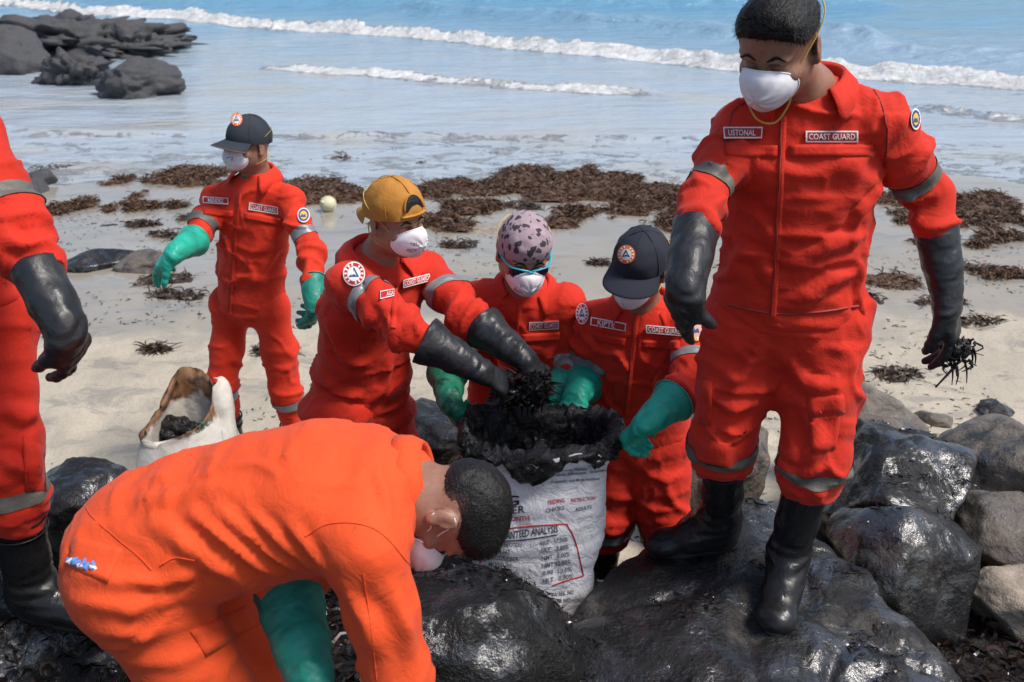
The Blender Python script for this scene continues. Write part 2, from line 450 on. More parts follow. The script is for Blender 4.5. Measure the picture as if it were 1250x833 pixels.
M['glove_gd'] = rubber('oil_stained_green_rubber', (.018, .20, .12), 1.0, .4, oscale=6)
M['glove_g2'] = rubber('deep_green_rubber', (.012, .25, .18), .35, .5)
M['boot'] = rubber('boot_rubber', (.012, .012, .013), .3, .33)
M['sole'] = plain('boot_sole', (.02, .019, .019), .6, .3)
# oil-coated stone: bare stone, thick black film, glossy where the film lies smooth
def rockmat(name, stone, oil=.7, tar=(.008, .0075, .008), gloss=.2, bscale=1.0, spec=1.6, film=0.0):
    t = NT(name)
    a = t.noise(3.2*bscale, 7, .62, .5); b = t.noise(16*bscale, 6, .65, .3); v = t.noise(70*bscale, 4, .6)
    c = t.mix(t.ramp(b, .3, .7), stone, tuple(x*.5 for x in stone))
    c = t.mix(t.ramp(v, .5, .75), c, tuple(x*.75 for x in stone))
    lo = .86 - .75*oil
    f = t.ramp(t.math('ADD', t.math('MULTIPLY', a, .65), t.math('MULTIPLY', b, .35)), lo - .08, lo + .08)
    c = t.mix(f, c, tar)
    r1 = t.ramp(t.noise(7*bscale, 7, .7, .4), .40, .60, gloss, gloss + .36)
    x = t.n('ShaderNodeMix', data_type='FLOAT'); t.l(f, x.inputs[0]); x.inputs[2].default_value = .75; t.l(r1, x.inputs[3])
    nb = t.bump(a, .32, .06); nb = t.bump(b, .65, .018, nb); nb = t.bump(v, .8, .008, nb); nb = t.bump(t.noise(210*bscale, 3, .6), .6, .003, nb)
    t.b.inputs['Coat Weight'].default_value = film; t.b.inputs['Coat IOR'].default_value = 1.75
    fb = t.bump(a, .4, .05); fb = t.bump(b, .5, .014, fb); fb = t.bump(v, .35, .005, fb); t.l(fb, t.b.inputs['Coat Normal'])
    if film > 0: t.l(t.math('MULTIPLY', t.ramp(t.noise(4.5*bscale, 8, .75, .5), .47, .55), film), t.b.inputs['Coat Weight']); t.b.inputs['Coat Roughness'].default_value = .2
    return t.set(col=c, rough=x.outputs[0], normal=nb, spec=.5, ior=spec)
M['rock_oil'] = rockmat('oil_coated_rock', (.070, .060, .050), .60, tar=(.007, .0065, .007), gloss=.34, spec=1.42, film=1.0)
M['rock_tar'] = rockmat('tarred_rock', (.05, .042, .035), .9, tar=(.005, .0045, .0045), gloss=.30, bscale=1.5, spec=1.42, film=1.0)
M['rock_half'] = rockmat('half_oiled_rock', (.16, .128, .098), .42, gloss=.22, film=.5)
M['rock_grey'] = rockmat('grey_brown_rock', (.22, .19, .155), .16, gloss=.3)
M['rock_pale'] = rockmat('pale_rock', (.36, .29, .215), .14, gloss=.3)
M['rock_sea'] = rockmat('dark_sea_rock', (.075, .075, .078), .28, tar=(.02, .02, .022), gloss=.4, bscale=2.2)
def weed(name, c1, c2, rough=.55, coat=.0):
    t = NT(name); oi = t.n('ShaderNodeObjectInfo')
    c = t.mix(t.ramp(t.noise(9, 5), .3, .7), c1, c2)
    c = t.mix(t.ramp(t.noise(60, 3), .5, .7), c, tuple(x*.5 for x in c1))
    return t.set(col=c, rough=rough, spec=.4)
M['weed'] = weed('brown_seaweed', (.135, .070, .036), (.055, .029, .017))
M['weed_d'] = weed('dark_wet_seaweed', (.08, .05, .03), (.035, .022, .015), .4)
M['contents'] = plain('tarry_contents', (.010, .009, .008), .5, .8, 40)
M['weed_oil'] = weed('oil_soaked_seaweed', (.016, .010, .008), (.006, .005, .005), .22)
M['weed_red'] = weed('reddish_oiled_seaweed', (.040, .012, .010), (.014, .007, .006), .3)
# sack fabrics
t = NT('white_woven_sack')
c = t.mix(t.ramp(t.noise(7, 6, .65), .45, .75), (.66, .65, .66), (.47, .45, .44))
c = t.mix(t.math('MULTIPLY', t.ramp(t.noise(11, 6, .7, .5), .62, .72), .55), c, (.12, .10, .08))
wv = t.n('ShaderNodeTexWave', wave_type='BANDS', bands_direction='Z'); wv.inputs['Scale'].default_value = 150; t.l(t.tc.outputs['Object'], wv.inputs['Vector'])
nb = t.bump(t.noise(14, 5, .65, 1.4), .8, .014); nb = t.bump(t.noise(40, 4, .6, 1.2), .35, .005, nb); nb = t.bump(wv.outputs['Fac'], .06, .001, nb)
M['sack'] = t.set(col=c, rough=.5, normal=nb, spec=.4)
t = NT('stained_old_sack')
c = t.mix(t.ramp(t.noise(9, 6, .65), .4, .7), (.60, .57, .51), (.44, .40, .34))
st = t.ramp(t.math('ADD', t.math('MULTIPLY', t.attr('stain'), .9), t.math('MULTIPLY', t.noise(13, 6, .7, .6), .55)), .56, .74)
c = t.mix(st, c, t.mix(t.ramp(t.noise(24, 4), .4, .65), (.20, .095, .04), (.05, .025, .014)))
M['sack_old'] = t.set(col=c, rough=.6, normal=t.bump(t.noise(25, 5, .6, .8), .4, .01))
t = NT('oily_liner')
M['liner'] = t.set(col=t.mix(t.ramp(t.noise(16, 5), .45, .7), (.005, .0045, .0045), (.016, .013, .011)), rough=t.ramp(t.noise(20, 4), .35, .65, .10, .32), normal=t.bump(t.noise(38, 5, .65, 1.5), .8, .012), spec=.5)
M['ink'] = plain('black_ink', (.03, .03, .032), .6)
M['ink_grey'] = plain('grey_ink', (.13, .13, .14), .6)
M['ink_red'] = plain('red_ink', (.50, .02, .02), .6)
M['ink_green'] = plain('green_ink', (.02, .14, .07), .6)
M['hemp'] = plain('orange_sack_base', (.42, .15, .02), .6)
M['buoy'] = plain('dirty_white_float', (.62, .58, .38), .6, .3, 30)
M['lens'] = NT('dark_lens').set(col=(.01, .014, .03), rough=.06, spec=.7)
M['frame_blue'] = NT('cyan_plastic').set(col=(.03, .38, .52), rough=.3)
M['cloth_blue'] = plain('blue_print_cloth', (.10, .25, .62), .7)
t = NT('leopard_print')
mp = t.n('ShaderNodeMapping'); mp.inputs['Scale'].default_value = (1, 1, .8); mp.inputs['Rotation'].default_value = (.3, .2, .5); t.l(t.tc.outputs['Object'], mp.inputs[0])
dv = t.n('ShaderNodeVectorMath', operation='ADD'); nz = t.n('ShaderNodeTexNoise'); nz.inputs['Scale'].default_value = 34; t.l(mp.outputs[0], nz.inputs[0])
sc_ = t.n('ShaderNodeVectorMath', operation='SCALE'); sc_.inputs[3].default_value = .028; t.l(nz.outputs['Color'], sc_.inputs[0]); t.l(mp.outputs[0], dv.inputs[0]); t.l(sc_.outputs[0], dv.inputs[1])
d = t.voro(46, vec=dv.outputs[0], rnd=.8)
base = t.mix(t.noise(30, 3), (.42, .32, .35), (.27, .20, .23))
M['leopard'] = t.set(col=t.mix(t.ramp(d, .36, .44), (.045, .03, .04), base), rough=.85, normal=t.bump(t.noise(25, 3), .25, .006))

# ground: dry pale sand, wet strand that mirrors the sky, oil-blackened shingle under the rocks
t = NT('beach_sand')
wet = t.attr('wet'); oilm = t.attr('oil'); pud = t.attr('puddle')
c = t.mix(t.ramp(t.noise(1.4, 6, .6), .35, .7), (.47, .41, .315), (.37, .325, .25))
c = t.mix(t.ramp(t.noise(120, 3), .5, .8), c, (.29, .25, .20))
c = t.mix(t.math('MULTIPLY', t.ramp(t.noise(2.1, 7, .7, .8, stretch=(1, 2.2, 1)), .50, .64), .55), c, (.16, .155, .145))
c = t.mix(t.math('MULTIPLY', t.ramp(t.noise(38, 5, .7), .66, .72), .8), c, (.06, .045, .03))
wetf = t.ramp(t.math('ADD', wet, t.math('MULTIPLY', t.math('SUBTRACT', t.noise(1.1, 6, .62), .5), .9)), .42, .62)
c = t.mix(t.math('MULTIPLY', wetf, .55), c, (.20, .185, .165))
oilf = t.ramp(t.math('ADD', oilm, t.math('MULTIPLY', t.math('SUBTRACT', t.noise(6, 6, .65), .5), .8)), .40, .60)
c = t.mix(oilf, c, t.mix(t.noise(20, 5), (.012, .010, .009), (.032, .024, .018)))
x = t.n('ShaderNodeMix', data_type='FLOAT'); t.l(wetf, x.inputs[0]); x.inputs[2].default_value = .85
t.l(t.ramp(t.math('ADD', pud, t.math('MULTIPLY', t.math('SUBTRACT', t.noise(1.6, 5, .6, stretch=(1, 1.8, 1)), .5), 1.0)), .35, .6, .42, .06), x.inputs[3])
y = t.n('ShaderNodeMix', data_type='FLOAT'); t.l(oilf, y.inputs[0]); t.l(x.outputs[0], y.inputs[2]); y.inputs[3].default_value = .3
dryb = t.math('SUBTRACT', 1.0, t.math('MULTIPLY', wetf, .93))
h = t.math('MULTIPLY', t.noise(11, 6, .65), dryb)
nb = t.bump(h, .55, .035); nb = t.bump(t.math('MULTIPLY', t.noise(240, 2), dryb), .35, .002, nb)
nb = t.bump(t.math('MULTIPLY', t.noise(22, 6, .7), oilf), .9, .03, nb)
M['sand'] = t.set(col=c, rough=y.outputs[0], normal=nb, spec=.5)
# sea: milky shallows over sand to clear blue-green, foam where the waves break
t = NT('sea_water')
foam = t.attr('foam'); deep = t.attr('deep')
pos = t.tc.outputs['Object']
c = t.mix(deep, (.36, .41, .46), (.13, .29, .42))
c = t.mix(t.math('MULTIPLY', t.ramp(t.noise(.55, 5, .6, stretch=(.6, 1.4, 1)), .45, .7), t.ramp(deep, 0, .5, .55, 0)), c, (.40, .36, .28))
fn = t.noise(3.2, 8, .72, .6, stretch=(1, 1.5, 1)); fl = t.noise(1.0, 4, .6, 1.2)
ff = t.ramp(t.math('ADD', foam, t.math('MULTIPLY', t.math('SUBTRACT', fn, .5), 1.5)), .42, .72)
c = t.mix(ff, c, t.mix(t.ramp(t.noise(8, 5, .7), .35, .65), (.82, .82, .82), (.60, .60, .57)))
x = t.n('ShaderNodeMix', data_type='FLOAT'); t.l(ff, x.inputs[0]); x.inputs[2].default_value = .10; x.inputs[3].default_value = .9
s1 = t.noise(2.3, 5, .55, .3, stretch=(.42, 1.25, 1)); s2 = t.noise(9, 4, .55, .2, stretch=(.5, 1.2, 1)); s3 = t.noise(.8, 3, .5, .3, stretch=(.4, 1.2, 1))
amp = t.ramp(deep, 0, .5, .55, 1.0)
nb = t.bump(t.math('MULTIPLY', s3, amp), .6, .35); nb = t.bump(t.math('MULTIPLY', s1, amp), .8, .22, nb); nb = t.bump(t.math('MULTIPLY', s2, amp), .8, .055, nb); nb = t.bump(t.math('MULTIPLY', fn, ff), .9, .12, nb)
M['sea'] = t.set(col=c, rough=x.outputs[0], normal=nb, ior=1.33, spec=.5)
# ------------------------------------------------------------------ the setting: beach, sea
SEA = -.12
def zt(x, y):
    x = np.asarray(x, float); y = np.asarray(y, float)
    z = -.036*np.maximum(y - 6.6, 0) - .004*np.maximum(y - 20, 0)
    z = z + .30*sstep(3.7, 2.2, y + .12*np.sin(x*2.1)) + .12*sstep(2.2, 1.0, y)
    P = np.stack([x.ravel()*.9, y.ravel()*.9, np.zeros(x.size)], 1)
    n1 = vnoise(P, 3).reshape(x.shape); n2 = vnoise(P*3.3, 4).reshape(x.shape); n3 = vnoise(P*11, 5).reshape(x.shape)
    near = sstep(4.2, 2.8, y); wetz = sstep(5.8, 7.5, y)
    return z + n1*.03*(1 - .3*wetz) + n2*.014*(1 - .6*wetz) + n3*(.005*(1 - .9*wetz) + .02*near)
def axis(spans):
    out = []
    for a, b, s in spans: out += list(np.arange(a, b - 1e-9, s))
    return np.array(out + [spans[-1][1]])
gx = axis([(-60, -18, 3), (-18, -6, .5), (-6, -3, .12), (-3, 3, .045), (3, 6, .12), (6, 18, .5), (18, 60, 3)])
gy = axis([(-8, 0, .8), (0, 1.2, .12), (1.2, 4.6, .045), (4.6, 8, .08), (8, 13, .14), (13, 40, 1.5), (40, 90, 6)])
GX, GY = np.meshgrid(gx, gy); GZ = zt(GX, GY)
_r = np.random.RandomState(12)                              # footprints trodden into the dry sand
for _ in range(150):
    fx, fy, fa = _r.uniform(-3.2, 3.4), _r.uniform(3.5, 6.4), _r.uniform(0, math.pi); dx, dy = GX - fx, GY - fy
    u_, v_ = (dx*math.cos(fa) + dy*math.sin(fa))/.13, (-dx*math.sin(fa) + dy*math.cos(fa))/.055; q_ = u_*u_ + v_*v_
    GZ = GZ - .016*np.exp(-q_) + .006*np.exp(-(np.sqrt(q_) - 1.7)**2*4)
V = np.stack([GX.ravel(), GY.ravel(), GZ.ravel()], 1)
F = np.array(grid_faces(len(gx), len(gy)))
me = mesh_np('beach', V, F, M['sand'])
def fattr(me, name, val):
    a = me.attributes.new(name, 'FLOAT', 'POINT'); a.data.foreach_set('value', np.asarray(val, np.float32).ravel())
left = sstep(.2, -2.2, GX)
fattr(me, 'wet', .18 + sstep(5.2, 7.6, GY + .9*left + .35*np.sin(GX*.8))*.82)
fattr(me, 'puddle', sstep(6.2, 9.2, GY + 1.4*left)*.95)
fattr(me, 'oil', np.clip(sstep(3.55, 2.95, GY + .25*np.sin(GX*3.1) + .2*sstep(1, 3, GX)), 0, 1)*.95)
tag(link('beach', me), 'pale sandy beach running from oil blackened rocks to the wet strand', 'beach', kind='structure')

# waves: each ridge is a line in plan with a height, a width and a band of foam on its shoreward side
def line_sd(x, y, a, b):
    d = np.array(b) - np.array(a); d = d/np.linalg.norm(d); n = np.array([-d[1], d[0]])
    if n[1] < 0: n = -n
    return (x - a[0])*n[0] + (y - a[1])*n[1], (x - a[0])*d[0] + (y - a[1])*d[1]
def pz(px, py): p = atz(px, py, SEA); return (p[0], p[1])
sx = axis([(-400, -60, 20), (-60, -22, 1.5), (-22, -12, .3), (-12, 12, .10), (12, 22, .3), (22, 60, 1.5), (60, 400, 20)])
sy = axis([(8.2, 20, .085), (20, 34, .16), (34, 60, .6), (60, 200, 5), (200, 4000, 200)])
SX, SY = np.meshgrid(sx, sy)
Pn = np.stack([SX.ravel(), SY.ravel(), 0*SX.ravel()], 1)
wob = (vnoise(Pn*.22, 21)*.9 + vnoise(Pn*.7, 22)*.25).reshape(SX.shape)
fine = fbm(Pn*2.2, 23, 3).reshape(SX.shape); mid = fbm(Pn*np.array([.5, 1.1, 1]), 24, 3).reshape(SX.shape)
hgt = .028*mid*sstep(9, 16, SY) + .05*vnoise(Pn*np.array([.16, .5, 1]), 30).reshape(SX.shape)*sstep(14, 24, SY)
foam = np.zeros(SX.shape)
waves = [  # a px, b px, height, crest width, foam width, foam strength, extent along
    ((190, 22), (1250, 106), .22, .36, .50, 1.2, (-30, 60), .6),
    ((330, 78), (840, 122), .09, .24, .32, .95, (-.6, 8.2), .45),
    ((1095, 132), (1250, 150), .07, .30, .45, .72, (-.6, 9), .4),
    ((-20, 158), (900, 172), .055, .22, .50, .46, (-3, 12), .35),
    ((1120, 196), (1250, 206), .03, .18, .35, .60, (-.5, 5), .3),
    ((560, 20), (860, 46), .26, .8, 0, 0, (-3, 12), .8),
    ((1000, 62), (1250, 72), .22, .8, 0, 0, (-2, 9), .8),
    ((-100, 4), (600, 6), .22, .9, 0, 0, (-9, 30), .8),
    ((470, 132), (600, 122), .04, .25, .35, .42, (-.4, 2.2), .3)]
for a, b, hh, cw, fw, fs, (e0, e1), wb in waves:
    s, u = line_sd(SX, SY, pz(*a), pz(*b)); s = s + wob*wb
    env = sstep(e0, e0 + 1.5, u)*sstep(e1, e1 - 1.5, u)
    w = np.where(s < 0, cw*.55, cw*1.3)
    hgt += hh*env*np.exp(-(s/w)**2)*(1 + .25*fine)
    if fw > 0:
        band = sstep(-fw*1.35, -fw*.35, s)*sstep(cw*.30, -.02, s)
        foam = np.maximum(foam, env*fs*band*(.88 + .22*mid))
        trail = sstep(-fw*5, -fw, s)*sstep(.2, -.3, s)*env*fs*.24; foam = np.maximum(foam, trail)
hgt += np.clip(foam - .5, 0, 1)*fine*.05
edge = sstep(9.2, 11.0, SY); hgt *= .25 + .75*edge
SZ = SEA + hgt
me = mesh_np('sea', np.stack([SX.ravel(), SY.ravel(), SZ.ravel()], 1), np.array(grid_faces(len(sx), len(sy))), M['sea'])
shore = sstep(.25, .0, SEA - zt(SX, SY))*.42*(SY < 12)
fattr(me, 'foam', np.clip(np.maximum(foam, shore), 0, 1.2)); fattr(me, 'deep', sstep(11, 32, SY + .25*SX))
tag(link('sea', me), 'light blue sea with low waves breaking toward the beach', 'sea', kind='structure')

# ------------------------------------------------------------------ rocks
def ico(sub):
    bm = bmesh.new(); bmesh.ops.create_icosphere(bm, subdivisions=sub, radius=1)
    bm.verts.ensure_lookup_table()
    V = np.array([v.co[:] for v in bm.verts]); F = np.array([[v.index for v in f.verts] for f in bm.faces]); bm.free(); return V, F
ICO = {s: ico(s) for s in (2, 3, 4, 5)}
def rock_mesh(c, rad, seed, rot=0.0, tilt=(0, 0), sub=5, facets=13, rough=.10, lump=1.6, fine=.014, squash=None):
    V, F = ICO[sub]; rng = np.random.RandomState(seed); V = V.copy()
    for _ in range(facets):
        n = nrm(rng.normal(size=3)); o = rng.uniform(.60, .90); d = V@n - o
        V -= np.maximum(d, 0)[:, None]*n*.96
    D = nrm_rows(V)
    V = V*(1 + rough*fbm(D*lump + seed*7.7, seed, 3))[:, None]
    V = V + D*(fine*fbm(V*7, seed + 40, 3) + fine*.6*np.abs(fbm(V*3, seed + 60, 2)))[:, None]
    Mx = rotz(R(rot))@rotx(R(tilt[0]))@roty(R(tilt[1]))
    return (V*np.array(rad))@Mx.T + np.asarray(c), F
def rock(name, px, py, Y, rad, seed, mat, label, group=None, **kw):
    V, F = rock_mesh(at(px, py, Y), rad, seed, **kw)
    cz = at(px, py, Y)[2]; zb = float(zt(np.array([at(px, py, Y)[0]]), np.array([Y]))[0]) - .06; lo = V[:, 2].min()
    if lo > zb: V[:, 2] = np.where(V[:, 2] < cz, cz + (V[:, 2] - cz)*(cz - zb)/max(cz - lo, 1e-3), V[:, 2])   # seat it in the ground
    return thing_mesh(name, V, F, M[mat], label, 'rock', group), V, F
def hull_rock(pts, res=.016, k=.05, seed=1, amp=.03, freq=3.0):
    bm = bmesh.new()
    for p in pts: bm.verts.new(tuple(p))
    r = bmesh.ops.convex_hull(bm, input=bm.verts); bm.normal_update()
    pl = {}
    for f in bm.faces:
        n = np.array(f.normal); o = np.array(f.verts[0].co); key = tuple(np.round(n, 2)); pl[key] = (n, o)
    bm.free(); P = np.array(pts); c = P.mean(0)
    lo = P.min(0) - .06; hi = P.max(0) + .06; S = SDF(lo, hi, res); S.D = np.full(S.n, -10.0)
    x, y, z = S._xyz((slice(None),)*3)
    for n, o in pl.values():
        if n@(o - c) < 0: n = -n
        d = (x - o[0])*n[0] + (y - o[1])*n[1] + (z - o[2])*n[2]
        h = np.maximum(k - np.abs(S.D - d), 0)/k; S.D = np.maximum(S.D, d) + h*h*k*.25
    S.D = S.D - 0.004
    V, F = S.mesh(2); N = vnormals(V, F)
    V = V + N*(amp*fbm(V*freq, seed, 5, .5) - amp*.9*np.maximum(0, 1 - np.abs(vnoise(V*freq*.9, seed + 9))*7))[:, None]
    return V, F
big_pts = [at(*p) for p in [(628, 815, 2.20), (690, 735, 2.42), (800, 636, 2.74), (860, 608, 2.86), (930, 596, 2.84), (1010, 645, 2.66), (1100, 725, 2.40), (1190, 833, 2.13), (1215, 900, 1.95),
    (700, 1010, 1.62), (1150, 1010, 1.62), (900, 700, 2.50), (950, 760, 2.26)]]
big_pts += [V3(p[0]*1.04 + .01, p[1], .12) for p in big_pts[:11]]
BV, BF = hull_rock(big_pts, .0125, .05, 5, .020, 4.5); BV = BV + vnormals(BV, BF)*(.0055*fbm(BV*22, 6, 3)*np.clip(.35 + 1.2*vnoise(BV*3, 8), 0, 1.2))[:, None]
thing_mesh('boulder', BV, BF, M['rock_oil'], 'broad oil coated boulder under the man in black rubber boots', 'rock', 'oiled boulders')
BIG = bvh(BV, BF)
ROCKS = []
def rk(*a, **k): ROCKS.append(rock(*a, **k)); return ROCKS[-1]
rk('boulder', 1082, 612, 3.15, (.33, .34, .30), 11, 'rock_oil', 'oil streaked boulder behind the standing man, split by a dark crack', 'oiled boulders', rot=20, rough=.12)
rk('boulder', 1112, 682, 2.72, (.265, .27, .20), 12, 'rock_oil', 'rounded oily boulder with glossy black underside, beside the broad boulder', 'oiled boulders', rot=-10, facets=9, rough=.07)
rk('boulder', 1060, 520, 3.95, (.26, .30, .26), 13, 'rock_grey', 'dry brownish boulder with a sloping top on the sand behind the oiled rocks', rot=35)
rk('boulder', 1066, 552, 3.55, (.27, .22, .12), 14, 'rock_half', 'low flat slab of rock in front of the dry brownish boulder', rot=10)
rk('boulder', 1236, 588, 3.45, (.33, .40, .24), 15, 'rock_half', 'big angular rock with a smooth sloping face at the edge of the sand', rot=-30, tilt=(0, -14), facets=7)
rk('boulder', 1226, 660, 3.02, (.24, .28, .17), 16, 'rock_half', 'cracked grey rock wedged below the big angular rock', rot=12)
rk('boulder', 1240, 728, 2.66, (.16, .18, .11), 17, 'rock_pale', 'pale tan stone beside the oily black shingle', rot=40)
rk('boulder', 1275, 760, 2.75, (.15, .2, .14), 18, 'rock_pale', 'angular pale stone leaning against the pale tan stone', rot=80)
rk('boulder', 555, 806, 2.16, (.31, .28, .28), 121, 'rock_tar', 'tar black boulder beside the printed sack, under the bending man', 'oiled boulders', rot=15, facets=4, rough=.13, fine=.025)
rk('boulder', 420, 900, 1.95, (.25, .25, .16), 22, 'rock_tar', 'low tarred rock half buried in oily weed below the bending man', 'oiled boulders', rot=60, fine=.03)
rk('boulder', 108, 612, 3.05, (.18, .22, .14), 23, 'rock_oil', 'purple grey oily rock by the leg of the man with the black gauntlet', 'oiled boulders', rot=10)
rk('boulder', 870, 552, 3.55, (.27, .24, .19), 24, 'rock_half', 'dark rock between the legs of the standing man, out on the sand', rot=50)
rk('boulder', 655, 790, 2.58, (.22, .2, .14), 25, 'rock_tar', 'tarred stone wedged under the printed sack', 'oiled boulders', rot=20)
EDGE = rk('boulder', 5, 835, 2.20, (.42, .34, .30), 26, 'rock_tar', 'tarred low rock under the boots of the man with the black gauntlet', 'oiled boulders', rot=20, fine=.02, facets=8, rough=.08)
rk('boulder', 528, 520, 3.62, (.24, .22, .07), 27, 'rock_oil', 'flat wet rock lying behind the man in the mustard cap', 'oiled boulders', rot=30)
rk('stone', 1140, 516, 4.62, (.115, .10, .055), 31, 'rock_half', 'small flat dark stone lying on the sand, with oil stains', sub=4)
rk('stone', 1212, 500, 4.75, (.125, .10, .06), 32, 'rock_oil', 'small glossy black stone lying on the sand', sub=4)
rk('stone', 1078, 345, 7.1, (.10, .08, .06), 33, 'rock_half', 'little round grey stone at the edge of the weed', sub=3)
rk('boulder', 122, 320, 7.15, (.33, .25, .10), 34, 'rock_oil', 'low dark rock with a pale top on the wet sand', rot=12, sub=4)
rk('boulder', 180, 322, 7.05, (.24, .22, .09), 35, 'rock_half', 'low cracked dark rock on the wet sand next to the pale topped one', rot=-20, sub=4)
rk('boulder', 48, 222, 10.0, (.20, .22, .16), 36, 'rock_sea', 'rounded wet rock among the weed at the water edge', rot=10, sub=4)
rk('boulder', 34, 236, 9.6, (.24, .2, .15), 37, 'rock_sea', 'squat wet rock in front of the rounded one at the water edge', rot=40, sub=4)
rk('stone', 595, 292, 8.15, (.40, .30, .09), 38, 'rock_pale', 'flat pale stone half sunk in wet sand behind the leopard print cap', sub=4)
# the outcrop in the sea
def sea_rock(px0, px1, pytop, pybot, seed, label, n=1, sub=5, **kw):
    base = atz((px0 + px1)/2, pybot, SEA); Y = base[1] + .3
    a = at(px0, pybot, Y); b = at(px1, pybot, Y); top = at((px0 + px1)/2, pytop, Y)
    hw = (b[0] - a[0])/2; h = top[2] - SEA
    V, F = rock_mesh(((a[0] + b[0])/2, Y + .2*hw, SEA + h*.25), (hw*1.05, hw*.75, h*.74), seed, sub=sub, **kw)
    return thing_mesh('sea_rock', V, F, M['rock_sea'], label, 'rock', 'rocks standing in the shallows')
sea_rock(108, 226, 74, 122, 41, 'rounded dark boulder standing alone in the shallows', rough=.22, facets=12, fine=.05)
sea_rock(-60, 56, 26, 90, 42, 'tall smooth dark boulder at the landward end of the reef', rough=.18, facets=10, fine=.03)
sea_rock(50, 132, 62, 106, 43, 'low jagged wet rocks between the tall and the lone boulder', rough=.4, lump=3.2, facets=14, fine=.09)
sea_rock(-40, 200, 22, 70, 44, 'long jagged reef of dark rock running into the waves', rough=.42, lump=4.0, facets=16, fine=.10)
sea_rock(120, 200, 34, 70, 45, 'broken seaward tip of the jagged reef', rough=.35, lump=3.0, facets=14, fine=.08)
sea_rock(30, 130, 14, 44, 46, 'back ridge of the jagged reef', rough=.4, lump=3.0, facets=14, fine=.08)

# ------------------------------------------------------------------ seaweed
def fronds(rng, pts, nrmz, L, w, curl=1.0, seg=4):
    """ribbons of weed starting at pts; returns V, F(quads)"""
    n = len(pts); ang = rng.uniform(0, 2*math.pi, n); L = L*rng.uniform(.5, 1.4, n); w = w*rng.uniform(.5, 1.5, n)
    P = np.array(pts, float); el = rng.uniform(-.1, .75, n)*curl; out = []; dang = rng.normal(0, .9, n); tw = rng.uniform(0, math.pi, n)
    for s in range(seg + 1):
        f = s/seg; wd = w*(1 - .75*f**2)
        side = np.stack([-np.sin(ang)*np.cos(tw), np.cos(ang)*np.cos(tw), np.sin(tw)], 1)
        out.append(P - side*wd[:, None]); out.append(P + side*wd[:, None])
        step = L/seg; P = P + np.stack([np.cos(ang)*np.cos(el)*step, np.sin(ang)*np.cos(el)*step, np.sin(el)*step], 1)
        ang = ang + dang*.55 + rng.normal(0, .25, n); el = el - rng.uniform(.1, .55, n)*curl; tw = tw + rng.normal(0, .5, n)
    A = np.stack(out, 1); k = A.shape[1]; V = A.reshape(-1, 3); b = (np.arange(n)*k)[:, None]
    F = np.concatenate([np.concatenate([b + 2*s, b + 2*s + 1, b + 2*s + 3, b + 2*s + 2], 1) for s in range(seg)])
    return V, F
def weed_heap(cx, cy, rx, ry, seed, label, group, mat='weed', dens=1.0, name='seaweed_heap', thick=1.0, rot=0.0):
    rng = np.random.RandomState(seed); rx *= 1.08; ry *= 1.08; c = atz(cx, cy, -.04)
    a = atz(cx + rx, cy, -.04)[0] - c[0]; b0 = atz(cx, cy + ry, -.04)[1]; b1 = atz(cx, cy - ry, -.04)[1]; b = (b1 - b0)/2; c[1] = (b0 + b1)/2
    area = math.pi*a*b; nb = int(np.clip(area*2300*dens, 120, 3800)); pts = []; thr = .42
    while len(pts) < nb:
        q = rng.uniform(-1, 1, (nb, 2)); r = np.linalg.norm(q, axis=1)
        p = np.stack([c[0] + q[:, 0]*a, c[1] + q[:, 1]*b + rot*q[:, 0]*a, 0*r], 1)
        nz = fbm(np.stack([p[:, 0]*2.6, p[:, 1]*1.6, 0*r + seed], 1), seed, 3)
        keep = (1 - r**2) + nz*1.35 > thr; thr -= .04
        mz = np.clip((1 - r**2) + nz*.6, .05, 1.3)
        p[:, 2] = zt(p[:, 0], p[:, 1]) + rng.uniform(0, 1, len(r))**1.5*.055*mz*thick
        pts += list(p[keep])
    pts = np.array(pts[:nb]); V, F = fronds(rng, pts, None, .095, .0062, 1.2)
    zz = zt(V[:, 0], V[:, 1]) + .003; V[:, 2] = np.maximum(V[:, 2], zz)
    # matted underlayer
    g = 26; u = np.linspace(-1.05, 1.05, g); UX, UY = np.meshgrid(u, u); r = np.sqrt(UX**2 + UY**2)
    MX = c[0] + UX*a; MY = c[1] + UY*b + rot*UX*a
    nz = fbm(np.stack([MX.ravel()*2.6, MY.ravel()*1.6, 0*MX.ravel() + seed], 1), seed, 3).reshape(MX.shape); n2 = fbm(np.stack([MX.ravel()*16, MY.ravel()*16, 0*MX.ravel()], 1), seed + 3, 2).reshape(MX.shape)
    hh = ((1 - r**2) + nz*1.35 - .5)*.035*thick + n2*.016
    MZ = zt(MX, MY) + np.clip(hh, -.03, .07)
    b_ = len(V); V = np.concatenate([V, np.stack([MX.ravel(), MY.ravel(), MZ.ravel()], 1)]); F = np.concatenate([F, np.array(grid_faces(g, g)) + b_])
    return thing_mesh(name, V, F, M[mat], label, 'seaweed', group)
TIDE = 'seaweed heaps along the tide line'; LB = 'heap of brown seaweed washed up along the tide line'
